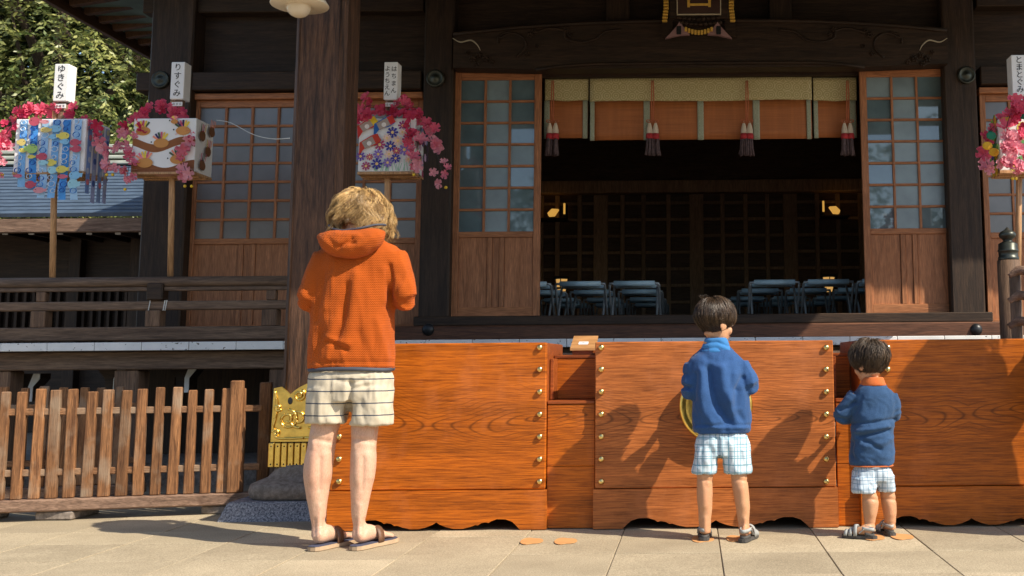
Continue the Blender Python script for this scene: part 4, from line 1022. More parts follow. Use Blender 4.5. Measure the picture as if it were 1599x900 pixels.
for k in range(26):                                                       # grass stems
    u = rr_.uniform(.3, .97); dx = rr_.uniform(-.02, .02); hh = rr_.uniform(.05, .12)
    l3.cut('paper_stem', u, .99, [(-.0018, 0), (.0018, 0), (dx+.0012, hh), (dx-.0012, hh)], cm(120, 190, 150))
for u, v, r, ci in ((.60, .27, .042, 0), (.78, .14, .036, 1), (.38, .50, .042, 3), (.57, .53, .040, 0), (.70, .43, .038, 5), (.86, .40, .036, 3), (.82, .60, .044, 2), (.68, .62, .03, 6), (.36, .68, .038, 2), (.55, .68, .032, 5), (.67, .76, .036, 4), (.34, .86, .042, 0), (.53, .84, .036, 2), (.15, .90, .034, 3), (.05, .72, .036, 7), (.21, .73, .026, 6), (.51, .38, .030, 5), (.92, .26, .03, 1), (.78, .27, .026, 5), (.90, .78, .026, 5)):
    flower(l3, u, v, r, fc[ci])
for u, v, c1, c2, rot in ((.12, .16, (190, 45, 40), (225, 195, 50), .6), (.42, .13, (35, 95, 170), (200, 45, 40), .5), (.17, .48, (195, 60, 40), (195, 60, 40), .5)):
    Rr = lambda x, z: (x*math.cos(rot)-z*math.sin(rot), x*math.sin(rot)+z*math.cos(rot))
    l3.cut('paper_carp', u, v, [Rr(*p) for p in ((-.10, -.05), (-.05, .035), (.05, .04), (.09, .035), (.09, -.035), (.04, -.04), (-.03, -.02))], cm(*c1))
    l3.cut('carp_body', u, v, [Rr(*p) for p in ((-.035, -.028), (-.035, .03), (.055, .032), (.055, -.03))], cm(165, 150, 140))
    l3.cut('carp_head', u, v, [Rr(*p) for p in ((.055, -.033), (.055, .036), (.10, .03), (.10, -.03))], cm(*c2))
    l3.cut('carp_eye', u+.03, v, [(.018*math.cos(a_), .018*math.sin(a_)) for a_ in [i*math.pi/5 for i in range(10)]], cm(230, 225, 220))
for k in range(26): l3.flank('paper_scrap', rr_.random(), rr_.random(), blobpoly(8, .035, .03, .3, k), cm(*rr_.choice(((60, 60, 110), (150, 60, 90), (190, 160, 190), (60, 40, 60), (170, 140, 100), (120, 130, 170)))))
garland(l3.t, [(612, 172), (630, 165), (650, 172), (662, 190), (672, 210), (680, 232), (688, 262), (694, 282)], YL-.04, YL-.2, 17, beads=2)
garland(l3.t, [(630, 170), (640, 188), (640, 208), (645, 230), (642, 250), (650, 262)], YL-.14, YL-.2, 10, beads=1)
garland(l3.t, [(600, 172), (578, 165), (565, 175), (560, 190)], YL-.04, YL-.2, 7, beads=0, palefrom=2)
# --- right-hand lantern
Y4 = 7.25
l4 = Lantern(1592, 155, 545, 1560, 186, 1640, 266, 1640, Y4, (1592, 86, 148, [('とまとぐみ', 0, .056, .04, .97)], 24), 'sunlit lantern with green leaves and pink blossoms at the right edge')
a, b, c, d = l4.f
for k in range(30):
    bm = B(); poly = blobpoly(8, .035, .04, .3, k+50); yy = Y4+rr_.uniform(.02, l4.dep-.02); z = c+(d-c)*rr_.random(); x = a-.002-.0004*k
    p0 = [bm.verts.new((x, yy+p[0], z+p[1])) for p in poly]; bm.faces.new(p0[::-1])
    p1 = [bm.verts.new((x+.001, yy+p[0], z+p[1])) for p in poly]; bm.faces.new(p1)
    for i in range(8): bm.faces.new((p0[i], p0[(i+1) % 8], p1[(i+1) % 8], p1[i]))
    mk('paper_leaf', bm, cm(*rr_.choice(((120, 170, 60), (60, 130, 60), (150, 190, 90), (220, 180, 50), (90, 60, 140), (40, 120, 100)))), l4.t)
for k in range(14): l4.cut('paper_leaf', rr_.random(), rr_.random(), blobpoly(9, .035, .03, .3, k+90), cm(*rr_.choice(((130, 175, 80), (220, 150, 180), (90, 150, 80), (215, 190, 90)))))
garland(l4.t, [(1592, 160), (1580, 175), (1572, 200), (1578, 225), (1568, 250), (1585, 268)], Y4-.05, Y4-.16, 20, beads=2, palefrom=.45, spread=6)
garland(l4.t, [(1592, 165), (1600, 190), (1595, 215), (1590, 240), (1600, 262)], Y4-.05, Y4-.16, 14, beads=1, palefrom=.5, spread=6)
garland(l4.t, [(1562, 190), (1545, 205), (1540, 225), (1540, 250), (1546, 266)], Y4+.05, Y4-.05, 5, beads=0, palefrom=.8, spread=3)
for px, py in ((1548, 212), (1542, 228), (1552, 238), (1598, 180)):
    p = P(px, py, Y4-.06); mk('paper_leaf', ball(B(), p, .035, .012, .03, None, 8, 6), cm(*random.choice(((30, 120, 90), (60, 140, 60), (225, 175, 40)))), l4.t)
# wires between lanterns
def wire(pts, label, mat='cord', r=.003):
    tag(mk('hanging_wire', tube(B(), [P(*p) for p in pts], r, 6, 6), M[mat], loc=P(*pts[0])), label, 'wire')
wire([(338, 188, YL), (360, 192, YL-.2), (395, 210, YL-.6), (425, 217, YL-1.0), (452, 216, 6.4)], 'thin white wire from hedgehog lantern to the porch pillar')
wire([(150, 190, YL-.1), (180, 188, YL-.1), (205, 182, YL-.1), (232, 170, YL-.1), (262, 160, YL-.06)], 'thin dark wire strung between the two left lanterns', 'wire', .0025)

# ================================================================== outbuilding behind on the left
M['bluetile'] = plain('blue_grey_roof_course', (0.075, 0.11, 0.165), 0.45, 0.1, 0.25, 6, 0.1)
M['ridge'] = plain('pale_ridge_tile', (0.42, 0.44, 0.38), 0.6, 0, 0.2, 6, 0.1)
ob = thing('corridor_building', (-9, 14.2, 0), 'low building with blue-grey roof behind the left lanterns', 'building')
ye, yr = 13.6, 15.6; zE, zR = P(110, 338, ye).z, P(110, 262, yr).z
for k in range(15):
    t0, t1 = k/15, (k+1)/15
    y0_, y1_ = ye+(yr-ye)*t0, ye+(yr-ye)*t1+.03; z0_, z1_ = zE+(zR-zE)*t0, zE+(zR-zE)*t1
    mk('roof_course', bar(B(), (-20, (y0_+y1_)/2, (z0_+z1_)/2+.02), (-6.5, (y0_+y1_)/2, (z0_+z1_)/2+.02), math.hypot(y1_-y0_, z1_-z0_), .05, up=Vector((0, -(z1_-z0_), y1_-y0_)).normalized()), M['bluetile'], ob)
for k in range(4):
    z = zR+.03+k*.085; mk('ridge_course', bx(-20, -6.5, yr-.12+.02*k, yr+.2, z, z+.05, .01), M['ridge'], ob)
mk('fascia', bx(-20, -6.45, ye+.02, ye+.12, zE-.20, zE-.02, .01), M['sill'], ob)
mk('soffit', bx(-20, -6.45, ye+.1, ye+1.4, zE-.06, zE-.03), M['oldy'], ob)
for px in (9, 50, 95, 140, 185, 222):
    p = P(px, 362, ye+.25); mk('rafter_end', bx(p.x-.035, p.x+.035, ye+.25, ye+1.4, p.z-.04, p.z+.03, .004), M['old'], ob)
    mk('white_rafter_tip', bx(p.x-.036, p.x+.036, ye+.235, ye+.249, p.z-.041, p.z+.031, .003), M['white'], ob)
mk('wall', bx(-20, -6.6, ye+1.2, ye+1.3, 0, zE-.05), M['old'], ob)
for k in range(40):
    x = -11.2+k*.115; mk('wall_slat', bx(x-.02, x+.02, ye+1.12, ye+1.19, .9, 2.05+.0*k, .004), M['oldz'], ob)
for px in (120, 215): 
    x = P(px, 400, ye+1.1).x; mk('wall_post', bx(x-.08, x+.08, ye+1.05, ye+1.195, 0, zE-.06, .006), M['oldz'], ob)

# ================================================================== trees
def leaf_mat(name, c0, c1):
    m, nt, N, L, b = nmat(name); at_ = N.new('ShaderNodeAttribute'); at_.attribute_name = 'tone'; at_.attribute_type = 'GEOMETRY'
    c = ramp_from(N, L, at_.outputs['Fac'], c0, c1, 0.0, 1.0); L.new(c, b.inputs['Base Color']); b.inputs['Roughness'].default_value = 0.42
    b.inputs['Specular IOR Level'].default_value = 0.6
    tr = N.new('ShaderNodeBsdfTranslucent'); L.new(c, tr.inputs[0]); ms = N.new('ShaderNodeMixShader'); ms.inputs[0].default_value = 0.25
    L.new(b.outputs[0], ms.inputs[1]); L.new(tr.outputs[0], ms.inputs[2]); L.new(ms.outputs[0], N['Material Output'].inputs[0]); return m
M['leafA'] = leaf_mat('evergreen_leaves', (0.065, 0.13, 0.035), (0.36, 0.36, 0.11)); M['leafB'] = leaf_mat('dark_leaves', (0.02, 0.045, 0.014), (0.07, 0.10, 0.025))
M['bark'] = wood('tree_bark', (0.05, 0.035, 0.025), (0.12, 0.085, 0.06), 'z', .6, .9, .8, .1)
def tree(base, height, crown_c, crown_r, nspray, leaf, label, mat, seed, group, leaves=14, droop=.5):
    rg = np.random.RandomState(seed); rnd = random.Random(seed); base = Vector(base); cc_ = Vector(crown_c)
    t = thing('evergreen_tree', base, label, 'tree', group)
    b_ = B(); top = Vector((cc_.x, cc_.y, cc_.z+crown_r[2]*.6))
    tube(b_, [base, base.lerp(top, .3)+Vector((.1, 0, 0)), base.lerp(top, .65), top], [height*.035, height*.028, height*.018, .03], 12, 4)
    for k in range(14):
        u = rnd.uniform(.3, .95); p = base.lerp(top, u); a_ = rnd.uniform(0, 6.28)
        e_ = cc_+Vector((crown_r[0]*.75*math.cos(a_), crown_r[1]*.75*math.sin(a_), crown_r[2]*rnd.uniform(-.7, .6)))
        tube(b_, [p, p.lerp(e_, .5)+Vector((0, 0, .2)), e_], [height*.011, height*.007, .015], 7, 3)
    mk('trunk', b_, M['bark'], t, True)
    V = []; F_ = []; T = []
    # clumps on the crown, sprays on the clumps
    ncl = max(12, nspray//14); cl = []
    for k in range(ncl):
        d = rg.normal(size=3); d /= np.linalg.norm(d); cl.append((np.array(cc_)+d*np.array(crown_r)*rg.uniform(.55, 1.0), d, rg.uniform(0, 1)))
    for s_ in range(nspray):
        c0, d, tone = cl[rg.randint(ncl)]
        o = c0+rg.normal(size=3)*np.array(crown_r)*.10
        dr = d*.8+rg.normal(size=3)*.5; dr[2] -= droop*.4; dr /= np.linalg.norm(dr); ln = leaf*rg.uniform(4, 8); tn = np.clip(tone*.6+rg.uniform(0, .45), 0, 1)
        up = np.cross(dr, [0, 0, 1.0]); nu = np.linalg.norm(up); up = up/nu if nu > 1e-3 else np.array([1.0, 0, 0])
        for j in range(leaves):
            u = (j+1)/leaves; p = o+dr*ln*u+np.array([0, 0, -droop*ln*.35*u*u]); sd_ = up*(1 if j % 2 else -1)
            ax = dr*.7+sd_*.75+rg.normal(size=3)*.25; ax[2] -= .25; ax /= np.linalg.norm(ax); nn = np.cross(ax, rg.normal(size=3)); nn /= np.linalg.norm(nn)+1e-9
            L_ = leaf*rg.uniform(.7, 1.25); i0 = len(V)
            V += [p, p+ax*L_*.5+nn*L_*.2, p+ax*L_, p+ax*L_*.5-nn*L_*.2]; F_.append((i0, i0+1, i0+2, i0+3)); T += [float(np.clip(tn+rg.uniform(-.15, .15), 0, 1))]*4
    me = bpy.data.meshes.new('crown'); me.from_pydata([tuple(v) for v in V], [], F_); me.update()
    at_ = me.attributes.new('tone', 'FLOAT', 'POINT'); at_.data.foreach_set('value', T)
    mk('crown', me, M[mat], t)
tc_ = P(95, 70, 20.5)
tree((tc_.x, 20.5, 0), 9, (tc_.x, 20.5, tc_.z-.2), (4.0, 2.4, 4.4), 6500, .125, 'sunlit drooping evergreen tree rising behind the blue roof', 'leafA', 3, 'trees behind the left outbuilding')
tc2 = P(-60, 40, 24)
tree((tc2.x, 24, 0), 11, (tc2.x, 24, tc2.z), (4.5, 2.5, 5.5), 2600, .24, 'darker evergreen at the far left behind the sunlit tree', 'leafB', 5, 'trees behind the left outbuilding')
tc3 = P(225, 70, 25)
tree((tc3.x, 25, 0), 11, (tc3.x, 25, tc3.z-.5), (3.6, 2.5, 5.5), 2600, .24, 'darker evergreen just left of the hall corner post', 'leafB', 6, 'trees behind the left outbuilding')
# trees of the precinct behind the photographer: mirrored in the door panes, shading the court
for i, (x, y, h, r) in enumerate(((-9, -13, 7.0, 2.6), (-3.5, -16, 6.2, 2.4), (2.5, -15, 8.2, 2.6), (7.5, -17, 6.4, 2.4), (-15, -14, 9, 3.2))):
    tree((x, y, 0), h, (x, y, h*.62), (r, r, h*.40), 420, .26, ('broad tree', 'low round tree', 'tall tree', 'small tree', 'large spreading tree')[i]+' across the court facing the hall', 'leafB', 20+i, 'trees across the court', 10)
# ================================================================== people
def proj(co):
    v = co-np.array(CAM); x = v@np.array(_R); y = v@np.array(_U); z = v@np.array(_F)
    return PX0+FPX*x/z, PY0-FPX*y/z
def folds(me, lines, noise_amp=.003, nscale=9.0, back=.35, seed=0, drape=0.0, dsc=(13, 13, 3.5), gain=1.0):
    n = len(me.vertices); co = np.zeros(n*3); me.vertices.foreach_get('co', co); co = co.reshape(-1, 3)
    nr = np.zeros(n*3); me.vertices.foreach_get('normal', nr); nr = nr.reshape(-1, 3)
    px, py = proj(co); disp = np.zeros(n); wb = np.clip((back-nr[:, 1])/.3, 0, 1)
    for pts, wd, dp in lines:
        best = np.full(n, 1e9)
        for (x0, y0), (x1, y1) in zip(pts, pts[1:]):
            dx, dy = x1-x0, y1-y0; t = np.clip(((px-x0)*dx+(py-y0)*dy)/(dx*dx+dy*dy+1e-9), 0, 1)
            best = np.minimum(best, np.hypot(px-x0-t*dx, py-y0-t*dy))
        disp += gain*dp*np.exp(-(best/wd)**2)*wb
    for i in range(n):
        p = Vector(co[i]*nscale)+Vector((seed*7.1, 0, 0)); disp[i] += noise_amp*(mnoise.noise(p)+.5*mnoise.noise(p*2.3))
    if drape:
        for i in range(n):
            p = Vector((co[i][0]*dsc[0]+seed*3.3, co[i][1]*dsc[1], co[i][2]*dsc[2])); p += Vector((mnoise.noise(p*.7)*.8, 0, mnoise.noise(p*.6+Vector((5, 2, 1)))*.6))
            disp[i] += drape*(.45-1.6*abs(mnoise.noise(p))) + drape*.5*(.4-1.5*abs(mnoise.noise(p*2.1+Vector((9, 1, 4)))))
    co += nr*disp[:, None]; me.vertices.foreach_set('co', co.ravel()); me.update()
    return me
def rows(bm, rr_, Y, ry, n=28, k=4, pw=2.3):
    """stack from pixel rows (py, xl, xr[, ry[, Y]]), bottom first"""
    out = []
    for r in rr_:
        y_ = r[4] if len(r) > 4 else Y; ryy = r[3] if len(r) > 3 and r[3] else ry
        a, b = P(r[1], r[0], y_), P(r[2], r[0], y_); out.append(((a.x+b.x)/2, y_, (a.z+b.z)/2, (b.x-a.x)/2, ryy))
    stack(bm, out, n, k, pw); return bm
def frame(f, up=Vector((0, 0, 1))):
    f = Vector(f).normalized(); r = f.cross(up).normalized(); u = r.cross(f)
    return Matrix(((r.x, f.x, u.x), (r.y, f.y, u.y), (r.z, f.z, u.z)))
def head_shapes(bm, c, h, M3, neck_to, nr=.055):
    q = lambda x, y, z: Vector(c)+M3@Vector((x*h, y*h, z*h))
    ball(bm, q(0, -.03, .12), .315*h, .39*h, .365*h, M3); ball(bm, q(0, .09, -.18), .245*h, .26*h, .31*h, M3)
    ball(bm, q(0, .22, -.39), .12*h, .10*h, .09*h, M3); ball(bm, q(0, .355, -.08), .05*h, .085*h, .06*h, M3); ball(bm, q(0, .31, .0), .035*h, .06*h, .10*h, M3)
    ball(bm, q(0, .30, -.26), .10*h, .06*h, .035*h, M3)
    for s in (-1, 1):
        ball(bm, q(s*.328, -.03, -.07), .026*h, .080*h, .13*h, M3); ball(bm, q(s*.315, .02, -.10), .04*h, .05*h, .08*h, M3)
        ball(bm, q(s*.16, .24, -.14), .09*h, .08*h, .10*h, M3)
    tube(bm, [q(0, -.06, -.1), q(0, -.10, -.42), Vector(neck_to)], [nr*.95, nr, nr*1.15], 16, 3)
def eyes(parent, c, h, M3):
    for s in (-1, 1):
        p = Vector(c)+M3@Vector((s*.135*h, .305*h, .0)); mk('eye', ball(B(), p, .05*h, .04*h, .03*h, M3, 10, 8), M['eyewhite'], parent, True)
        p = p+M3@Vector((0, .038*h, 0)); mk('eye', ball(B(), p, .022*h, .012*h, .024*h, M3, 8, 6), M['ink'], parent, True)
        p = Vector(c)+M3@Vector((s*.14*h, .335*h, .09*h)); mk('eyebrow', ball(B(), p, .07*h, .02*h, .012*h, M3, 8, 6), M['ink'], parent, True)
    p = Vector(c)+M3@Vector((0, .365*h, -.255*h)); mk('mouth', ball(B(), p, .075*h, .012*h, .014*h, M3, 10, 6), M['lips'], parent, True)
def hand(bm, wrist, d, pn, s=1.0):
    """palm along d from the wrist, palm plane normal pn; four bent fingers and a thumb"""
    d = Vector(d).normalized(); pn = Vector(pn).normalized(); ac = d.cross(pn).normalized(); w0 = Vector(wrist)
    tube(bm, [w0-d*.02*s, w0+d*.03*s, w0+d*.085*s], [(.026*s, .02*s), (.036*s, .016*s), (.038*s, .013*s)], 12, 3, ref=pn)
    for i, L_ in enumerate((.066, .076, .071, .056)):
        b0 = w0+d*.082*s+ac*((i-1.5)*.0195*s); dd = (d+pn*.10).normalized(); b1 = b0+dd*L_*.45*s; b2 = b1+(d+pn*.4).normalized()*L_*.32*s; b3 = b2+(d+pn*.75).normalized()*L_*.26*s
        tube(bm, [b0-d*.01*s, b1, b2, b3], [.0088*s, .0082*s, .0075*s, .0055*s], 8, 2)
    t0 = w0+d*.03*s-ac*.03*s; tube(bm, [t0, t0+(d*.5-ac*.8).normalized()*.035*s, t0+(d*.9-ac*.6+pn*.3).normalized()*.07*s], [.012*s, .0105*s, .007*s], 8, 2)
def foot(bm, heel, ang, L_, z0, wf=1.0, ankle=None):
    d = Vector((math.sin(ang), math.cos(ang), 0)); h = Vector(heel).to_2d().to_3d(); s = L_/.26
    prof = [(-.008, .020, .020, .028), (.015, .034, .034, .036), (.06, .033, .042, .046), (.10, .035, .037, .041), (.14, .039, .027, .030), (.18, .043, .018, .020), (.215, .043, .014, .016)]
    tube(bm, [h+d*a*s+Vector((0, 0, z0+zc*s)) for a, b_, r_, zc in prof], [(b_*s*wf, r_*s) for a, b_, r_, zc in prof], 14, 3)
    sd = Vector((d.y, -d.x, 0))
    for i, (o, l) in enumerate(((-.030, .245), (-.012, .262), (.005, .255), (.020, .243), (.034, .226))):
        o *= 1 if True else -1
        a = h+d*.20*s+sd*o*s*wf+Vector((0, 0, z0+.013*s)); tube(bm, [a, h+d*l*s+sd*o*s*wf*1.05+Vector((0, 0, z0+.009*s))], [.010*s, .0085*s], 8)
    if ankle:
        A_ = Vector(ankle); tube(bm, [h+d*.04*s+Vector((0, 0, z0+.028*s)), A_, A_+Vector((0, 0, .05*s))], [(.032*s, .036*s), (.031*s, .036*s), (.028*s, .03*s)], 14)
        tube(bm, [A_+Vector((0, 0, .035*s)), A_.lerp(h+d*.13*s+Vector((0, 0, z0+.03*s)), .5)+Vector((0, 0, .008*s)), h+d*.15*s+Vector((0, 0, z0+.024*s))], [(.026*s, .026*s), (.029*s, .026*s), (.033*s, .02*s)], 12, 3)
def sole_poly(heel, ang, L_, grow=1.0, wf=1.0):
    d = Vector((math.sin(ang), math.cos(ang), 0)); sd = Vector((d.y, -d.x, 0)); h = Vector(heel).to_2d().to_3d(); s = L_/.26
    half = [(-.022, .0), (-.016, .022), (.0, .034), (.05, .037), (.10, .036), (.15, .042), (.20, .048), (.24, .044), (.27, .028), (.282, .0)]
    pts = [h+d*a*s+sd*b_*s*wf*grow for a, b_ in half]+[h+d*a*s-sd*b_*s*wf*grow for a, b_ in half[::-1][1:-1]]
    return pts
def slab_poly(bm, pts, z0, z1):
    a = [bm.verts.new((p.x, p.y, z0)) for p in pts]; b_ = [bm.verts.new((p.x, p.y, z1)) for p in pts]; n = len(pts)
    bm.faces.new(a); bm.faces.new(b_[::-1])
    for i in range(n): bm.faces.new((a[i], b_[i], b_[(i+1) % n], a[(i+1) % n]))
    bmesh.ops.recalc_face_normals(bm, faces=bm.faces[:])
    bmesh.ops.bevel(bm, geom=[e for e in bm.edges if abs(e.verts[0].co.z-e.verts[1].co.z) < 1e-5], offset=.003, segments=2, affect='EDGES'); return bm
def strap_arch(bm, heel, ang, L_, s0, s1, z0, hgt, wid=.012, th=.0025, w0=.040, n=12, lift=0.0):
    """band over the foot from one side of the sole to the other, s0 (inner) and s1 (outer) along the foot"""
    d = Vector((math.sin(ang), math.cos(ang), 0)); sd = Vector((d.y, -d.x, 0)); h = Vector(heel).to_2d().to_3d(); s = L_/.26; pts = []
    for i in range(n+1):
        t = math.pi*i/n; u = i/n; a = s0+(s1-s0)*u
        pts.append(h+d*a*s-sd*math.cos(t)*w0*s+Vector((0, 0, z0+(hgt*math.sin(t)**.7+lift)*s)))
    rings = []
    for i, p in enumerate(pts):
        tg = (pts[min(i+1, n)]-pts[max(i-1, 0)]).normalized(); wv = d*wid*s; nv = tg.cross(d).normalized()*th
        rings.append([bm.verts.new(p+wv+nv), bm.verts.new(p-wv+nv), bm.verts.new(p-wv-nv), bm.verts.new(p+wv-nv)])
    for a, b_ in zip(rings, rings[1:]):
        for j in range(4): bm.faces.new((a[j], a[(j+1) % 4], b_[(j+1) % 4], b_[j]))
    bm.faces.new(rings[0][::-1]); bm.faces.new(rings[-1]); bmesh.ops.recalc_face_normals(bm, faces=bm.faces[:]); return bm
def heel_strap(bm, heel, ang, L_, z0, zc, hh, reach=.07, wid=.037, n=14):
    d = Vector((math.sin(ang), math.cos(ang), 0)); sd = Vector((d.y, -d.x, 0)); h = Vector(heel).to_2d().to_3d(); s = L_/.26; rings = []
    for i in range(n+1):
        t = math.pi*i/n; p = h+d*(.02-math.sin(t)*.045)*s+sd*(-math.cos(t))*wid*s+d*(1-math.sin(t))*reach*.5*s
        out = (sd*(-math.cos(t))-d*math.sin(t)).normalized()*.0025; z = z0+zc*s+(1-math.sin(t))*.01*s
        rings.append([bm.verts.new(p+out+Vector((0, 0, z+hh*s))), bm.verts.new(p+out+Vector((0, 0, z-hh*s))), bm.verts.new(p-out+Vector((0, 0, z-hh*s))), bm.verts.new(p-out+Vector((0, 0, z+hh*s)))])
    for a, b_ in zip(rings, rings[1:]):
        for j in range(4): bm.faces.new((a[j], a[(j+1) % 4], b_[(j+1) % 4], b_[j]))
    bm.faces.new(rings[0][::-1]); bm.faces.new(rings[-1]); bmesh.ops.recalc_face_normals(bm, faces=bm.faces[:]); return bm

def hair_mat(name, c0, c1, rough=.38, spec=.5):
    m, nt, N, L, b = nmat(name); at_ = N.new('ShaderNodeAttribute'); at_.attribute_name = 'tone'
    c = ramp_from(N, L, at_.outputs['Fac'], c0, c1, 0.0, 1.0); L.new(c, b.inputs['Base Color']); b.inputs['Roughness'].default_value = rough
    b.inputs['Specular IOR Level'].default_value = spec; return m
def hair(parent, c, h, M3, mat, nclump, per, zend, step=.011, nst=16, amp=0.0, wl=.055, grav=.25, puff=1.06, rad=.0017, seed=1, tuft=True, crown=(0, -.35, .93), spread=.010, jit=.18, low=-.75, hug=False, lift=.55, uneven=0.0, pv=0.0, nape=0.0, rj=.09):
    """strands rooted on the scalp, grown clump by clump; zend(world point) tells where a strand stops"""
    rg = np.random.RandomState(seed); sa = np.array((.325*h, .40*h, .375*h)); cc_ = np.array(Vector(c)+M3@Vector((0, -.03*h, .12*h))); A = np.array(M3)
    K = np.array(crown, float); K /= np.linalg.norm(K); V = []; F_ = []; T = []
    def ok(d): return not (d[1] > .42 and d[2] < .42) and d[2] > (low if d[1] < -.25 else -.12 if abs(d[0]) > .5 else .25) or (d[1] < -.25 and d[2] > low)
    made = 0
    while made < nclump:
        d = rg.normal(size=3); d /= np.linalg.norm(d)
        if not ok(d): continue
        made += 1; ph = rg.uniform(0, 6.28); tone0 = rg.uniform(.0, 1.0); ex = rg.uniform(.75, 1.2)
        offs = rg.normal(size=3)*jit; cl_end = rg.normal()*uneven; pf = puff*(1+rg.normal()*pv)
        for s_ in range(per):
            dd = d+rg.normal(size=3)*rj; dd /= np.linalg.norm(dd)
            if not ok(dd): dd = d
            p = cc_+A@(dd*sa*1.0); nrm = A@(dd/sa); nrm /= np.linalg.norm(nrm)
            away = dd-K*dd.dot(K); la = np.linalg.norm(away); away = away/la if la > .05 else rg.normal(size=3)*.5
            dr = A@(away+offs*.5)*1.0+nrm*lift+rg.normal(size=3)*.035; dr /= np.linalg.norm(dr)
            pts = [p]; lim = zend(p)+rg.normal()*.006+cl_end; wv = A@np.array((1.0, 0, 0)); tn = float(np.clip(tone0+rg.normal()*.14, 0, 1))
            for k in range(nst):
                g = np.array((0, 0, -1.0)); dr = dr*(1-grav)+g*grav; dr /= np.linalg.norm(dr)
                q = pts[-1]+dr*step*ex
                l0 = A.T@(q-cc_)/sa; pe = (pf+.05*(s_ % 3)/3)*(1-nape*min(1., max(0., (-.15-l0[2]/pf)/.5)))
                loc = l0/pe; ln = np.linalg.norm(loc)
                if ln < 1 or hug is True or (hug == 'top' and q[2] > cc_[2]+.015):
                    loc /= ln; q = cc_+A@(loc*sa*pe); t_ = q-pts[-1]; t_ /= np.linalg.norm(t_)+1e-9; dr = .6*dr+.4*t_; dr /= np.linalg.norm(dr)
                pts.append(q)
                if q[2] < lim: break
            n = len(pts)
            if n < 3: continue
            sidev = np.cross(dr, nrm); sidev /= np.linalg.norm(sidev)+1e-9; shift = rg.normal(size=3)*spread
            rings = []
            for k, q in enumerate(pts):
                u = k/(n-1); w_ = amp*(.2+u)*math.sin(2*math.pi*k*step/wl+ph)
                q2 = q+sidev*w_+nrm*amp*.6*math.cos(2*math.pi*k*step/wl+ph)*u+shift*(1-.65*u)*min(1, u*3)
                r_ = rad*(1.0-.75*u); i0 = len(V); ax = sidev; bx_ = nrm
                V += [q2+ax*r_, q2-ax*r_*.5+bx_*r_*.87, q2-ax*r_*.5-bx_*r_*.87]; T += [tn]*3; rings.append(i0)
            for a, b_ in zip(rings, rings[1:]):
                for j in range(3): F_.append((a+j, a+(j+1) % 3, b_+(j+1) % 3, b_+j))
    me = bpy.data.meshes.new('hair'); me.from_pydata([tuple(v) for v in V], [], F_); me.update()
    at_ = me.attributes.new('tone', 'FLOAT', 'POINT'); at_.data.foreach_set('value', T)
    o = mk('hair', me, mat, parent, True)
    # scalp cap below the strands
    bm = B(); nu, nv = 36, 20; gr = {}
    for i in range(nu):
        for j in range(nv+1):
            th = math.pi*j/nv; a_ = 2*math.pi*i/nu; d = np.array((math.sin(th)*math.cos(a_), math.sin(th)*math.sin(a_), math.cos(th)))
            gr[i, j] = (bm.verts.new(tuple(cc_+A@(d*sa*1.035))), ok(d))
    for i in range(nu):
        for j in range(nv):
            q = [gr[i, j], gr[(i+1) % nu, j], gr[(i+1) % nu, j+1], gr[i, j+1]]
            if all(x[1] for x in q):
                try: bm.faces.new([x[0] for x in q])
                except ValueError: pass
    bmesh.ops.delete(bm, geom=[v for v in bm.verts if not v.link_faces], context='VERTS')
    cap = mk('scalp_cap', bm, mat, o, True); 
    return o
def cloth(name, col, bump_sc=400, bump=.3, rough=.9, sheen=.12, var=.12):
    m, nt, N, L, b = nmat(name); v = coords(N, L, (1, 1, 1), False); h = noise_n(N, L, v, bump_sc, 3, .7); h2 = noise_n(N, L, v, 6, 4)
    c = ramp_from(N, L, h2, tuple(q*(1-var) for q in col), tuple(min(1, q*(1+var)) for q in col)); c = mix(N, L, 'MULTIPLY', .5, c, ramp_from(N, L, h, (.7,)*3, (1.15,)*3))
    L.new(c, b.inputs['Base Color']); b.inputs['Roughness'].default_value = rough; b.inputs['Sheen Weight'].default_value = sheen; b.inputs['Specular IOR Level'].default_value = .2
    bump_n(N, L, h, b, bump, .003); return m
def knit(name, col):
    m, nt, N, L, b = nmat(name); v = coords(N, L, (1, 1, 1), False); sep = N.new('ShaderNodeSeparateXYZ'); L.new(v, sep.inputs[0])
    xx = math_n(N, L, 'ADD', sep.outputs[0], math_n(N, L, 'MULTIPLY', sep.outputs[1], .8))
    zig = math_n(N, L, 'PINGPONG', xx, .006); z = math_n(N, L, 'ADD', sep.outputs[2], math_n(N, L, 'MULTIPLY', zig, .75))
    s = math_n(N, L, 'SINE', math_n(N, L, 'MULTIPLY', z, 2*math.pi/.0085)); s2 = math_n(N, L, 'SINE', math_n(N, L, 'MULTIPLY', xx, 2*math.pi/.006))
    hgt = math_n(N, L, 'ADD', math_n(N, L, 'MULTIPLY', s, .7), math_n(N, L, 'MULTIPLY', s2, .3))
    f = noise_n(N, L, v, 7, 4)
    c = mix(N, L, 'MULTIPLY', .34, ramp_from(N, L, f, tuple(q*.86 for q in col), tuple(min(1, q*1.1) for q in col)), ramp_from(N, L, math_n(N, L, 'MULTIPLY_ADD', hgt, .5), (.45, .4, .4), (1.15,)*3, -.3, .35))  # shade of the stitch gaps put into the colour, following the bump height
    L.new(c, b.inputs['Base Color']); b.inputs['Roughness'].default_value = .9; b.inputs['Sheen Weight'].default_value = .05; b.inputs['Specular IOR Level'].default_value = .15
    bump_n(N, L, hgt, b, .6, .004); return m
def band(N, L, coord, period, lo, hi, off=0.0):
    """1 inside a band lo..hi (fractions) of each period"""
    fr_ = math_n(N, L, 'FRACT', math_n(N, L, 'DIVIDE', math_n(N, L, 'ADD', coord, off), period))
    return math_n(N, L, 'MULTIPLY', math_n(N, L, 'GREATER_THAN', fr_, lo), math_n(N, L, 'LESS_THAN', fr_, hi))
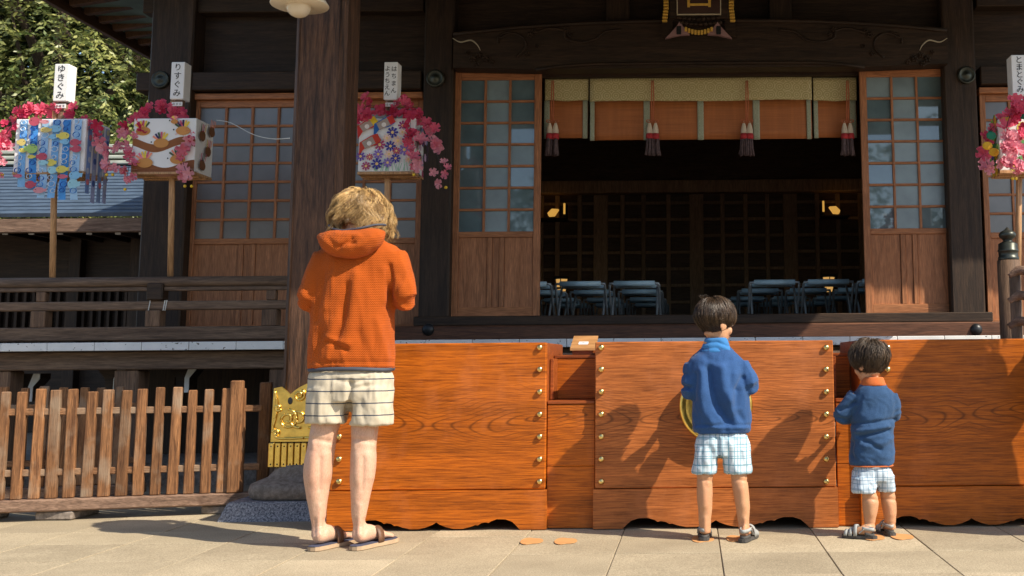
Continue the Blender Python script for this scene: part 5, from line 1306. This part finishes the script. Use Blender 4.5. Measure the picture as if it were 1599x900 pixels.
def striped(name, base, line, period, w_, off, xlines=None, warp=.004):
    m, nt, N, L, b = nmat(name); v = coords(N, L, (1, 1, 1), False); sep = N.new('ShaderNodeSeparateXYZ'); L.new(v, sep.inputs[0])
    wn_ = math_n(N, L, 'MULTIPLY', math_n(N, L, 'SUBTRACT', noise_n(N, L, v, 7, 2), .5), warp*2); z = math_n(N, L, 'ADD', sep.outputs[2], wn_)
    f = band(N, L, z, period, 0, w_, off); c = mix(N, L, 'MIX', f, base, line)
    if xlines:
        ge = N.new('ShaderNodeNewGeometry'); sn = N.new('ShaderNodeSeparateXYZ'); L.new(ge.outputs['True Normal'], sn.inputs[0])
        sdf = math_n(N, L, 'GREATER_THAN', math_n(N, L, 'ABSOLUTE', sn.outputs[0]), .78); mx_ = N.new('ShaderNodeMix'); L.new(sdf, mx_.inputs[0]); L.new(sep.outputs[0], mx_.inputs[2]); L.new(sep.outputs[1], mx_.inputs[3])
        x = math_n(N, L, 'ADD', mx_.outputs[0], wn_)
        for co, per, a, e, of in xlines:
            f2 = band(N, L, x if co == 'x' else z, per, a, e, of); c = mix(N, L, 'MIX', f2, c, line)
    h = noise_n(N, L, v, 500, 2); h2 = noise_n(N, L, v, 14, 3)
    c = mix(N, L, 'MULTIPLY', .3, c, ramp_from(N, L, h2, (.8,)*3, (1.1,)*3)); L.new(c, b.inputs['Base Color']); b.inputs['Roughness'].default_value = .85; b.inputs['Specular IOR Level'].default_value = .2
    bump_n(N, L, math_n(N, L, 'ADD', h2, math_n(N, L, 'MULTIPLY', h, .2)), b, .25, .01); return m
def skin(name, col, red, hairy=0.0):
    m, nt, N, L, b = nmat(name); v = coords(N, L, (1, 1, 1), False); h = noise_n(N, L, v, 9, 4); h2 = noise_n(N, L, v, 160, 3)
    c = ramp_from(N, L, h, col, red, .35, .75); c = mix(N, L, 'MULTIPLY', .35, c, ramp_from(N, L, h2, (.75, .7, .68), (1.08,)*3))
    h3 = noise_n(N, L, coords(N, L, (1, 1, .25), False), 260, 2, .6); c = mix(N, L, 'MULTIPLY', hairy, c, ramp_from(N, L, h3, (.35, .25, .2), (1.05,)*3, .38, .5)); L.new(c, b.inputs['Base Color'])
    b.inputs['Roughness'].default_value = .5; b.inputs['Specular IOR Level'].default_value = .35
    b.inputs['Subsurface Weight'].default_value = .12; b.inputs['Subsurface Radius'].default_value = (.012, .005, .003); b.inputs['Subsurface Scale'].default_value = 1.0
    bump_n(N, L, h2, b, .12, .002); return m
M['eyewhite'] = plain('eye_white', (0.7, 0.68, 0.64), .3, 0, .02, 5, 0); M['lips'] = plain('lips', (0.45, 0.18, 0.14), .5)
M['skinA'] = skin('fair_skin', (0.59, 0.39, 0.275), (0.61, 0.34, 0.235), .2); M['skinB'] = skin('tan_skin', (0.52, 0.285, 0.155), (0.55, 0.27, 0.15))
M['knit'] = knit('rust_orange_knit', (0.45, 0.088, 0.009)); M['trim'] = plain('slate_trim', (0.05, 0.055, 0.075), .7)
M['fleece1'] = cloth('blue_fleece', (0.028, 0.080, 0.215), 160, .5); M['fleece2'] = cloth('navy_fleece', (0.030, 0.074, 0.165), 160, .5)
M['collar1'] = cloth('bright_blue_lining', (0.04, 0.175, 0.42), 300, .2); M['collar2'] = cloth('orange_lining', (0.52, 0.13, 0.035), 300, .2)
M['short1'] = striped('cream_striped_cotton', (0.52, 0.455, 0.345), (0.05, 0.06, 0.085), .0595, .095, .012)
tl = (0.15, 0.31, 0.40)
M['short2'] = striped('teal_checked_cotton', (0.54, 0.63, 0.69), tl, .034, .11, 0, [('z', .0425, .0, .07, .006), ('x', .031, 0, .11, 0), ('x', .0445, .0, .07, .011)])
M['short3'] = striped('grey_checked_cotton', (0.50, 0.58, 0.65), (0.16, 0.25, 0.34), .030, .10, 0, [('z', .042, .0, .06, .006), ('x', .026, 0, .10, 0), ('x', .041, .0, .06, .011)])
M['sandal'] = plain('sandal_strap_grey', (0.33, 0.34, 0.33), .75, 0, .15, 40, .2); M['sole'] = plain('dark_rubber', (0.06, 0.055, 0.05), .8, 0, .2, 30, .2)
M['sandalb'] = plain('sandal_strap_brown', (0.15, 0.125, 0.11), .75, 0, .25, 40, .2); M['tansole'] = plain('tan_sole', (0.42, 0.30, 0.19), .8, 0, .12, 30, .1); M['leather'] = plain('brown_leather', (0.13, 0.062, 0.032), .55, 0, .15, 30, .1); M['footbed'] = plain('blue_footbed', (0.055, 0.06, 0.10), .7)
M['hairA'] = hair_mat('blond_hair', (0.13, 0.058, 0.016), (0.84, 0.56, 0.24), .32, .45); M['hairB'] = hair_mat('dark_brown_hair', (0.024, 0.014, 0.009), (0.10, 0.062, 0.036), .32, .45); M['hairC'] = hair_mat('brown_hair', (0.028, 0.018, 0.012), (0.14, 0.095, 0.062), .42, .4)

def leg_rows(bm, lst, Y, sk=1.0, n=22):
    rows(bm, [(r[0], r[1], r[2], (r[3] if len(r) > 3 and r[3] else None) or (P(r[2], r[0], Y).x-P(r[1], r[0], Y).x)/2*1.08*sk, r[4] if len(r) > 4 else Y) for r in lst], Y, .05, n, 4, 2.0)
def arm(bm, sh, el, wr, r): tube(bm, [sh, Vector(sh).lerp(Vector(el), .5), el, Vector(el).lerp(Vector(wr), .5), wr], [r[0], r[1], r[2], r[3], r[4]], 16, 4)

# ------------------------------------------------------------------ man in the rust orange hoodie
YA = 5.46
man = thing('person', G(540, 856), 'tall person with wavy blond hair in rust orange hoodie and striped cream shorts', 'person')
hl, hr = G(503, 862), G(567, 861)                              # heels on the paving
hl = G(490, 861); hr = G(555, 860); angA = R(24)
hA = .232; cA = P(566, 333, YA+.04); MA = frame((.10, .80, -.58))
shL, shR = P(512, 402, YA), P(612, 400, YA); elL, elR = P(478, 473, YA-.045), P(636, 471, YA-.045); wrL, wrR = P(532, 440, YA+.20), P(578, 440, YA+.20)
b_ = B()
legL = [(838, 486, 512), (822, 487, 508), (803, 484, 509), (775, 479, 512), (745, 475, 517), (720, 476, 520), (697, 481, 523), (680, 484, 526), (655, 488, 533, .07), (620, 492, 538, .075), (585, 497, 543, .07)]
legR = [(838, 549, 574), (822, 551, 570), (803, 549, 572), (775, 548, 578), (745, 547, 584), (720, 548, 587), (697, 549, 587), (680, 549, 589), (655, 549, 592, .07), (620, 552, 598, .075), (585, 550, 598, .07)]
YKA = lambda py: 5.425+(YA-.01-5.425)*min(1, max(0, (838-py)/200))
for LG in (legL, legR): leg_rows(b_, [(r[0], r[1], r[2], r[3] if len(r) > 3 else None, YKA(r[0])) for r in LG], YA)
rows(b_, [(600, 504, 594, .08), (570, 500, 598, .08), (520, 505, 598, .09), (450, 505, 602, .10), (405, 512, 610, .09), (385, 525, 598, .075)], YA, .09)
head_shapes(b_, cA, hA, MA, P(560, 385, YA-.01), .058)
arm(b_, shL, elL, wrL, (.05, .046, .04, .036, .028)); arm(b_, shR, elR, wrR, (.05, .046, .04, .036, .028))
hand(b_, wrL, (.35, .55, .75), (1, -.2, -.2)); hand(b_, wrR, (-.35, .55, .75), (-1, -.2, -.2))
foot(b_, hl+Vector((0, .03, 0)), angA, .262, .024, 1.0, P(499, 832, 5.425)); foot(b_, hr+Vector((0, .03, 0)), angA, .262, .024, 1.0, P(562, 832, 5.425))
me = fuse(b_, .0075, 5)
folds(me, [([(490, 686), (515, 690)], 3.5, -.007), ([(553, 686), (582, 690)], 3.5, -.007), ([(488, 676), (490, 700)], 3, .005), ([(516, 672), (517, 698)], 3, .005), ([(554, 676), (554, 700)], 3, .005), ([(583, 672), (583, 698)], 3, .005), ([(490, 712), (487, 750)], 7, .006), ([(509, 712), (510, 745)], 7, .006), ([(558, 712), (557, 750)], 7, .006), ([(577, 712), (578, 745)], 7, .006), ([(500, 715), (499, 765)], 3, -.005), ([(567, 715), (566, 765)], 3, -.005), ([(499, 790), (499, 834)], 4, .006), ([(562, 790), (561, 834)], 4, .006), ([(491, 812), (491, 836)], 3, -.005), ([(507, 812), (507, 834)], 3, -.005), ([(554, 812), (554, 836)], 3, -.005), ([(570, 812), (570, 834)], 3, -.005)], .0012, 14, .6)
body = mk('body', me, M['skinA'], man, True); eyes(body, cA, hA, MA)
# hoodie
b_ = B()
rows(b_, [(577, 484, 615, .128), (572, 482, 616, .132), (555, 483, 616, .137), (520, 485, 615, .138), (480, 488, 614, .138), (445, 491, 614, .135), (415, 494, 620, .125), (398, 499, 622, .115), (386, 510, 612, .10), (376, 524, 600, .09), (366, 533, 591, .082), (352, 538, 585, .075), (343, 540, 583, .068)], YA, .13, 36)
arm(b_, shL, elL, wrL, (.074, .069, .050, .054, .046)); arm(b_, shR, elR, wrR, (.076, .071, .050, .054, .046))
ball(b_, shL+Vector((.02, 0, -.01)), .075, .085, .07); ball(b_, shR+Vector((-.02, 0, -.01)), .075, .085, .07)
me = fuse(b_, .0085, 14)
folds(me, [([(543, 445), (536, 490), (527, 528)], 5, -.012), ([(556, 430), (550, 490), (543, 530)], 9, .010), ([(506, 425), (500, 460), (494, 500)], 5, -.008), ([(516, 430), (510, 480)], 7, .007),
           ([(511, 533), (525, 538), (541, 547)], 3.5, -.008), ([(510, 526), (545, 538)], 4, .006), ([(608, 415), (611, 440), (607, 480)], 4, -.012), ([(598, 420), (600, 470)], 6, .006),
           ([(466, 440), (478, 450), (486, 464)], 4, -.003), ([(468, 466), (480, 472)], 4, -.003), ([(588, 500), (604, 560)], 6, .006), ([(500, 520), (492, 560)], 5, -.005),
           ([(622, 428), (634, 448)], 5, -.003), ([(560, 520), (580, 565)], 6, -.004), ([(484, 566), (614, 566)], 3, -.004), ([(520, 500), (512, 560)], 5, .005)], .003, 9, .4, 1, .0075, gain=1.35)
jk = mk('hoodie', me, M['knit'], man, True)
# hood lying on the back
b_ = B(); hc = P(549, 374, YA-.125)
g = []
for j in range(9):                                            # crescent sections from left to right
    t = -1+2*j/8; cx = 549+t*50; cy = 366+16*(1-t*t)-3*t; hgt = (.012+.062*(1-t*t)**.6); dep = (.018+.05*(1-t*t)**.5)
    p = P(cx, cy, YA-.075-.065*(1-t*t)**.5); g.append((p, hgt, dep))
tube(b_, [p for p, a, d in g], [(d, a) for p, a, d in g], 18, 3)
b2 = P(560, 356, YA-.06); tube(b_, [P(538, 362, YA-.04), P(548, 346, YA-.072), P(565, 344, YA-.075), P(580, 348, YA-.06), P(588, 360, YA-.03)], [(.02, .022)]*5, 12, 4)
me = fuse(b_, .007, 7)
folds(me, [([(530, 385), (545, 376), (549, 372)], 3, -.012), ([(512, 372), (530, 392)], 4, -.006), ([(560, 385), (580, 372)], 5, .006), ([(547, 380), (553, 379)], 3, -.012), ([(525, 365), (560, 368)], 4, .006)], .004, 16, .5, 3)
mk('hood', me, M['knit'], jk, True)
mk('hood_trim', tube(B(), [P(x, y, y_) for x, y, y_ in ((514, 352, YA-.06), (519, 357, YA-.10), (532, 360, YA-.135), (548, 359, YA-.152), (566, 356, YA-.152), (583, 352, YA-.13), (595, 351, YA-.10), (602, 352, YA-.05))], [(.007, .006)]*8, 8, 5), M['trim'], jk, True)
hem = []
for i in range(33):
    a = 2*math.pi*i/32; c0 = P(549, 577, YA); rx = (P(615, 577, YA).x-P(484, 577, YA).x)/2
    c_, s_ = math.cos(a), math.sin(a); hem.append((c0.x+rx*math.copysign(abs(c_)**.87, c_)*.985, YA+.132*math.copysign(abs(s_)**.87, s_), c0.z+.003*math.sin(3*a)))
mk('hem_trim', tube(B(), hem, [(.006, .0095)]*33, 8), M['trim'], jk, True)
# shorts
b_ = B()
rows(b_, [(628, 482, 614, .122), (610, 482, 614, .128), (590, 483, 614, .124), (580, 488, 609, .112), (566, 500, 598, .09)], YA-.005, .125, 32)
rows(b_, [(661, 479, 541, .098, YA-.025), (655, 479, 541, .099, YA-.025), (635, 480, 545, .105, YA-.02), (605, 484, 550, .115, YA-.01)], YA-.02, .1, 28)
rows(b_, [(664, 547, 613, .100, YA-.025), (657, 547, 613, .101, YA-.025), (635, 547, 613, .106, YA-.02), (605, 546, 611, .115, YA-.01)], YA-.02, .1, 28)
me = fuse(b_, .0075, 3)
folds(me, [([(547, 596), (544, 630), (543, 655)], 4, -.016), ([(545, 597), (520, 592)], 3, -.006), ([(548, 600), (575, 590)], 3, -.008), ([(550, 606), (580, 602)], 3, -.006), ([(500, 612), (498, 655)], 5, .005), ([(585, 610), (590, 655)], 6, .005), ([(520, 615), (525, 655)], 5, -.005), ([(565, 615), (566, 655)], 5, -.004)], .003, 12, .5, 2, .0075, (17, 17, 7), 1.2)
mk('shorts', me, M['short1'], man, True)
for nm, h_ in (('left', hl), ('right', hr)):
    ff = mk('flip_flop', slab_poly(B(), sole_poly(h_, angA, .275, 1.05), .001, .022), M['tansole'], man)
    mk('footbed', slab_poly(B(), sole_poly(h_, angA, .268, .95), .0222, .0255), M['footbed'], ff)
    mk('strap', strap_arch(B(), h_+Vector((0, .02, 0)), angA, .262, .135, .12, .02, .074, .020, .003, .048), M['leather'], ff, True)
    d_ = Vector((math.sin(angA), math.cos(angA), 0)); p = h_+d_*.15
    mk('toe_post', tube(B(), [p+Vector((0, 0, .09)), p+d_*.05+Vector((0, 0, .066)), p+d_*.085+Vector((0, 0, .025))], [(.016, .003), (.011, .003), (.006, .004)], 8, 3), M['leather'], ff, True)
def zendA(p):
    x = (p[0]-cA.x)/.16
    return P(560, 346, YA).z-.045*min(1, abs(x))**1.5-(.03 if p[1] > YA+.05 else 0)
hair(man, cA, hA, MA, M['hairA'], 270, 30, zendA, .0150, 21, .019, .080, .24, 1.03, .0014, 4, crown=(0, .0, .98), spread=.0045, jit=.55, low=-.55, lift=.03, uneven=.028, pv=.06, rj=.07)

# ------------------------------------------------------------------ taller boy
Y1 = 5.60
boy = thing('person', G(1128, 842), 'taller boy in blue fleece and checked shorts, head turned right', 'person')
h1 = .243; c1 = P(1118, 504, Y1+.01); M1 = frame((.84, .54, -.16))
shL, shR = P(1083, 569, Y1), P(1155, 568, Y1); elL, elR = P(1076, 612, Y1-.01), P(1172, 602, Y1-.02); wrL, wrR = P(1108, 596, Y1+.16), P(1138, 594, Y1+.16)
k1, k2 = G(1099, 846), G(1160, 848); a1, a2 = R(3), R(20)
b_ = B()
leg_rows(b_, [(832, 1092, 1110), (815, 1091, 1110), (795, 1090, 1112), (775, 1088, 1113), (755, 1088, 1113), (735, 1088, 1114, .045), (700, 1092, 1118, .045)], Y1-.03)
leg_rows(b_, [(834, 1154, 1172), (815, 1152, 1170), (795, 1149, 1171), (775, 1146, 1170), (755, 1142, 1168), (735, 1140, 1165, .045), (700, 1132, 1160, .045)], Y1-.03)
rows(b_, [(705, 1098, 1158, .05), (660, 1098, 1158, .06), (600, 1090, 1155, .07), (565, 1092, 1148, .055)], Y1, .07)
head_shapes(b_, c1, h1, M1, P(1119, 560, Y1+.012), .036)
arm(b_, shL, elL, wrL, (.032, .03, .027, .024, .02)); arm(b_, shR, elR, wrR, (.032, .03, .027, .024, .02))
hand(b_, wrL, (.3, .5, .8), (1, -.2, -.2), .68); hand(b_, wrR, (-.3, .5, .8), (-1, -.2, -.2), .68)
foot(b_, k1+Vector((0, .025, 0)), a1, .175, .018, 1.0, P(1101, 828, Y1-.03)); foot(b_, k2+Vector((0, .025, 0)), a2, .175, .018, 1.0, P(1163, 830, Y1-.03))
me = folds(fuse(b_, .0055, 4), [([(1091, 749), (1110, 751)], 2.5, -.005), ([(1145, 749), (1166, 751)], 2.5, -.005), ([(1100, 765), (1100, 790)], 6, .005), ([(1158, 765), (1160, 790)], 6, .005), ([(1101, 810), (1101, 834)], 3, .004), ([(1163, 810), (1163, 834)], 3, .004), ([(1094, 815), (1094, 834)], 2.5, -.004), ([(1157, 815), (1157, 834)], 2.5, -.004), ([(1096, 742), (1097, 758)], 2.5, .003), ([(1106, 742), (1106, 758)], 2.5, .003)], .0012, 18, .6); body = mk('body', me, M['skinB'], boy, True); eyes(body, c1, h1, M1)
b_ = B()
rows(b_, [(676, 1084, 1169, .088), (670, 1081, 1172, .094), (655, 1080, 1173, .10), (635, 1081, 1171, .10), (610, 1077, 1168, .10), (588, 1073, 1167, .097), (570, 1073, 1165, .09), (558, 1080, 1156, .078), (549, 1090, 1146, .066), (542, 1096, 1140, .058)], Y1, .09, 34)
arm(b_, shL, elL, wrL, (.048, .048, .047, .042, .035)); arm(b_, shR, elR, wrR, (.048, .049, .048, .042, .035))
me = fuse(b_, .0065, 7)
folds(me, [([(1107, 578), (1111, 605), (1119, 632), (1138, 658)], 7, -.016), ([(1127, 575), (1131, 610), (1144, 640)], 8, .013), ([(1096, 580), (1098, 640), (1112, 662)], 7, .010), ([(1152, 612), (1148, 640), (1160, 655)], 6, -.008), ([(1160, 590), (1150, 607)], 4, -.008), ([(1086, 585), (1084, 625)], 4, -.008), ([(1146, 585), (1140, 625)], 6, .006), ([(1105, 560), (1125, 568), (1145, 562)], 5, -.004), ([(1085, 668), (1168, 668)], 3, .004), ([(1083, 664), (1170, 664)], 2, -.004)], .003, 12, .4, 5, .0070, (15, 15, 5), 1.5)
jk = mk('fleece_jacket', me, M['fleece1'], boy, True)
b_ = B(); rows(b_, [(552, 1092, 1145, .070), (545, 1094, 1142, .070), (538, 1097, 1139, .064), (531, 1100, 1136, .058), (528, 1102, 1134, .054)], Y1, .055, 26)
me = fuse(b_, .005, 3); folds(me, [([(1100, 536), (1120, 534), (1138, 541)], 2, -.006), ([(1098, 545), (1118, 543), (1136, 549)], 2, -.005)], .002, 20, .5); mk('collar', me, M['collar1'], jk, True)
b_ = B()
rows(b_, [(712, 1085, 1172, .086), (700, 1085, 1172, .088), (685, 1088, 1169, .084), (676, 1094, 1162, .070), (668, 1100, 1156, .055)], Y1-.005, .09, 30)
rows(b_, [(739, 1081, 1119, .070, Y1-.02), (733, 1081, 1120, .072, Y1-.02), (715, 1083, 1125, .078, Y1-.015), (698, 1086, 1128, .080, Y1-.008)], Y1, .07, 24)
rows(b_, [(739, 1130, 1174, .070, Y1-.02), (733, 1130, 1174, .072, Y1-.02), (715, 1126, 1173, .078, Y1-.015), (698, 1124, 1171, .080, Y1-.008)], Y1, .07, 24)
me = fuse(b_, .006, 3)
folds(me, [([(1120, 685), (1124, 715), (1125, 738)], 3, -.012), ([(1102, 700), (1100, 735)], 4, .005), ([(1112, 705), (1110, 735)], 3, -.005), ([(1140, 690), (1148, 735)], 4, .005), ([(1158, 695), (1160, 735)], 4, -.004)], .0025, 16, .5, 3, .0065, (22, 22, 9), 1.2)
mk('shorts', me, M['short2'], boy, True)
def sandal(parent, h_, ang, L_, smat='sandal', dk='sole'):
    so = mk('sandal', slab_poly(B(), sole_poly(h_, ang, L_*1.04, 1.08), .001, .0185), M[dk], parent)
    d = Vector((math.sin(ang), math.cos(ang), 0))*.018
    for s0, s1, hg in ((.125, .135, .088), (.170, .165, .060), (.212, .205, .044)): mk('strap', strap_arch(B(), h_+d, ang, L_, s0, s1, .015, hg, .015, .0028, .049), M[smat], so, True)
    mk('heel_strap', heel_strap(B(), h_+d, ang, L_, .012, .062, .013, .09), M[smat], so, True)
    for s in (-1, 1):
        dd = Vector((math.sin(ang), math.cos(ang), 0)); sd = Vector((dd.y, -dd.x, 0)); q = L_/.26
        mk('side_strap', tube(B(), [h_+d+dd*.05*q+sd*s*.042*q+Vector((0, 0, .085*q)), h_+d+dd*.09*q+sd*s*.045*q+Vector((0, 0, .03))], [(.011*q, .003)]*2, 8), M[smat], so)
    mk('heel_cup', heel_strap(B(), h_+d, ang, L_, .012, .014, .013, .05, .035), M[dk], so, True)
sandal(boy, k1, a1, .175); sandal(boy, k2, a2, .175)
c1z = c1.z
Mi1 = np.array(M1).T
def zend1(p):
    l = Mi1@(p-np.array(c1))
    return c1z+(-.070 if l[1] < -.02 else -.015 if abs(l[0]) > .04 else .03)
hair(boy, c1, h1, M1, M['hairB'], 420, 12, zend1, .0095, 17, .0015, .09, .14, 1.15, .0016, 8, spread=.004, jit=.16, low=-.66, hug=True, lift=.1, uneven=.009, pv=.022, nape=.13)
tf = B()
for k in range(7):
    p = P(1096+k*1.2, 470, Y1); tube(tf, [p, p+Vector((-.006+.002*k, -.004, .016)), p+Vector((-.018+.004*k, -.006, .030+.003*(k % 3)))], [.0016, .0012, .0005], 5, 2)
me = bpy.data.meshes.new('tuft'); tf.to_mesh(me); tf.free(); at_ = me.attributes.new('tone', 'FLOAT', 'POINT'); at_.data.foreach_set('value', [.5]*len(me.vertices))
mk('hair_tuft', me, M['hairB'], boy, True)

# ------------------------------------------------------------------ small boy
Y2 = 5.68
kid = thing('person', G(1370, 838), 'small boy in navy fleece with orange collar, facing the box', 'person')
h2_ = .224; c2 = P(1357, 567, Y2+.01); M2 = frame((-.62, .76, -.20))
shL, shR = P(1338, 618, Y2), P(1388, 617, Y2); elL, elR = P(1314, 650, Y2+.02), P(1395, 647, Y2+.0); wrL, wrR = P(1332, 652, Y2+.14), P(1366, 640, Y2+.16)
k1, k2 = G(1366, 843), G(1393, 838); a1, a2 = R(-62), R(-12)
b_ = B()
leg_rows(b_, [(826, 1349, 1367), (812, 1349, 1367), (795, 1347, 1371), (780, 1346, 1372), (766, 1347, 1366, .038), (745, 1350, 1362, .02)], Y2-.045)
leg_rows(b_, [(826, 1382, 1399), (812, 1381, 1399), (795, 1378, 1400), (780, 1375, 1399), (766, 1374, 1396, .042), (740, 1370, 1390, .04)], Y2+.01)
rows(b_, [(750, 1346, 1382, .035), (700, 1338, 1386, .065), (640, 1340, 1388, .065), (615, 1345, 1382, .05)], Y2, .06)
head_shapes(b_, c2, h2_, M2, P(1362, 612, Y2+.008), .034)
arm(b_, shL, elL, wrL, (.028, .027, .025, .022, .018)); arm(b_, shR, elR, wrR, (.028, .027, .025, .022, .018))
hand(b_, wrL, (.4, .7, .5), (1, -.2, -.2), .55); hand(b_, wrR, (-.2, .7, .5), (-1, -.2, -.2), .55)
foot(b_, k1+Vector((math.sin(a1), math.cos(a1), 0))*.02, a1, .145, .016, 1.0, P(1358, 822, Y2-.05)); foot(b_, k2+Vector((0, .02, 0)), a2, .145, .016, 1.0, P(1390, 822, Y2+.01))
me = folds(fuse(b_, .005, 4), [([(1349, 778), (1370, 781)], 2.5, -.005), ([(1377, 778), (1398, 781)], 2.5, -.005), ([(1359, 790), (1359, 803)], 6, .004), ([(1389, 790), (1390, 803)], 6, .004), ([(1350, 818), (1368, 819)], 2.5, -.003), ([(1382, 818), (1399, 819)], 2.5, -.003)], .0012, 18, .6); body = mk('body', me, M['skinB'], kid, True); eyes(body, c2, h2_, M2)
b_ = B()
rows(b_, [(726, 1328, 1394, .082), (720, 1326, 1396, .088), (700, 1327, 1396, .094), (675, 1329, 1395, .093), (650, 1330, 1397, .092), (630, 1329, 1398, .088), (616, 1333, 1395, .08), (606, 1340, 1387, .066), (599, 1345, 1382, .055), (594, 1348, 1379, .048)], Y2, .085, 32)
arm(b_, shL, elL, wrL, (.048, .048, .044, .040, .034)); arm(b_, shR, elR, wrR, (.047, .047, .043, .040, .034))
me = fuse(b_, .006, 6)
folds(me, [([(1330, 662), (1360, 660), (1398, 655)], 2, -.006), ([(1342, 681), (1365, 678), (1388, 672)], 3, -.010), ([(1340, 674), (1385, 666)], 4, .008), ([(1348, 688), (1362, 694), (1375, 702)], 3, -.008), ([(1350, 698), (1385, 690)], 5, .006), ([(1312, 640), (1324, 636), (1334, 628)], 3, -.010), ([(1306, 652), (1320, 656)], 3, -.006), ([(1330, 690), (1331, 715)], 3, -.006), ([(1335, 645), (1345, 620)], 4, -.006)], .003, 14, .4, 8, .0065, (11, 11, 14), 1.5)
jk = mk('fleece_jacket', me, M['fleece2'], kid, True)
b_ = B(); rows(b_, [(603, 1343, 1384, .066), (598, 1344, 1382, .066), (592, 1346, 1380, .060), (589, 1348, 1378, .056)], Y2, .05, 24); mk('collar', fuse(b_, .005, 3), M['collar2'], jk, True)
hem = []; c0 = P(1361, 727, Y2); rx = (P(1394, 727, Y2).x-P(1328, 727, Y2).x)/2
for i in range(33):
    a = 2*math.pi*i/32; c_, s_ = math.cos(a), math.sin(a); hem.append((c0.x+rx*math.copysign(abs(c_)**.87, c_)*.99, Y2+.084*math.copysign(abs(s_)**.87, s_), c0.z+.001))
mk('hem_trim', tube(B(), hem, [(.004, .004)]*33, 6), M['collar2'], jk, True)
b_ = B()
rows(b_, [(750, 1330, 1395, .078), (738, 1331, 1393, .078), (728, 1336, 1388, .066), (718, 1344, 1380, .05)], Y2-.005, .08, 28)
rows(b_, [(769, 1330, 1368, .066, Y2-.045), (764, 1330, 1369, .068, Y2-.045), (745, 1330, 1372, .074, Y2-.02)], Y2, .07, 22)
rows(b_, [(767, 1369, 1397, .064, Y2+.01), (762, 1368, 1397, .066, Y2+.01), (742, 1364, 1395, .074, Y2-.005)], Y2, .07, 22)
me = fuse(b_, .0055, 3); folds(me, [([(1367, 735), (1368, 766)], 3, -.005), ([(1345, 740), (1344, 765)], 4, .004), ([(1382, 738), (1384, 762)], 4, .004)], .002, 18, .5, 4, .0055, (22, 22, 10))
mk('shorts', me, M['short3'], kid, True)
sandal(kid, k1, a1, .155, 'sandal', 'sole'); sandal(kid, k2, a2, .155, 'sandal', 'sole')
Mi2 = np.array(M2).T; c2z = c2.z
def zend2(p):
    l = Mi2@(p-np.array(c2))
    return c2z+(-.088 if l[1] < -.03 else -.06 if abs(l[0]) > .04 else .01)
hair(kid, c2, h2_, M2, M['hairC'], 330, 13, zend2, .009, 17, .004, .06, .14, 1.17, .0016, 12, spread=.006, jit=.55, low=-.74, hug=True, lift=.2, uneven=.014, pv=.05, nape=.10)

# ------------------------------------------------------------------ visitor just outside the frame on the right (throws the shadow on the right box)
YV = 5.57; XV = 2.10
vis = thing('person', (XV, YV, 0), 'visitor in a dark coat standing just outside the right edge', 'person')
b_ = B(); Q = lambda x, y, z: Vector((XV+x, YV+y, z))
for s in (-1, 1):
    tube(b_, [Q(s*.10, 0, .05), Q(s*.10, 0, .45), Q(s*.09, 0, .85)], [.045, .06, .085], 14, 4); foot(b_, Q(s*.10, -.06, 0), 0, .26, .005)
stack(b_, [(XV, YV, .82, .17, .11), (XV, YV, 1.1, .16, .10), (XV, YV, 1.35, .19, .10), (XV, YV, 1.43, .10, .07)], 24, 4)
MV = frame((-.1, 1, -.1)); head_shapes(b_, Q(0, .02, 1.55), .22, MV, Q(0, 0, 1.40), .05)
arm(b_, Q(-.18, 0, 1.36), Q(-.22, .12, 1.30), Q(-.18, .25, 1.52), (.05, .045, .04, .035, .028)); arm(b_, Q(.18, 0, 1.36), Q(.26, .02, 1.12), Q(.1, .2, 1.2), (.05, .045, .04, .035, .028))
hand(b_, Q(-.18, .25, 1.52), (.2, .3, .9), (1, 0, 0)); hand(b_, Q(.1, .2, 1.2), (-.3, .6, .6), (-1, 0, 0))
vb = mk('body', fuse(b_, .009, 4), M['skinA'], vis, True); vis.scale = (1, 1, 1.08)
b_ = B(); stack(b_, [(XV, YV, .45, .24, .17), (XV, YV, .8, .215, .15), (XV, YV, 1.1, .20, .135), (XV, YV, 1.35, .215, .125), (XV, YV, 1.43, .11, .08)], 26, 4)
arm(b_, Q(-.19, 0, 1.36), Q(-.22, .12, 1.30), Q(-.18, .24, 1.49), (.07, .066, .06, .055, .05)); arm(b_, Q(.19, 0, 1.36), Q(.26, .02, 1.12), Q(.11, .19, 1.19), (.07, .066, .06, .055, .05))
M['coat'] = cloth('charcoal_coat', (0.035, 0.035, 0.04)); mk('coat', folds(fuse(b_, .010, 5), [], .006, 8), M['coat'], vis, True)
hair(vis, Q(0, .02, 1.55), .22, MV, M['hairB'], 160, 8, lambda p: 1.44, .014, 14, .003, .08, .2, 1.08, .003, 15, low=-.6)
for s in (-1, 1): mk('shoe', slab_poly(B(), sole_poly(Q(s*.10, -.06, 0), 0, .27, 1.1), .001, .03), M['sole'], vis)
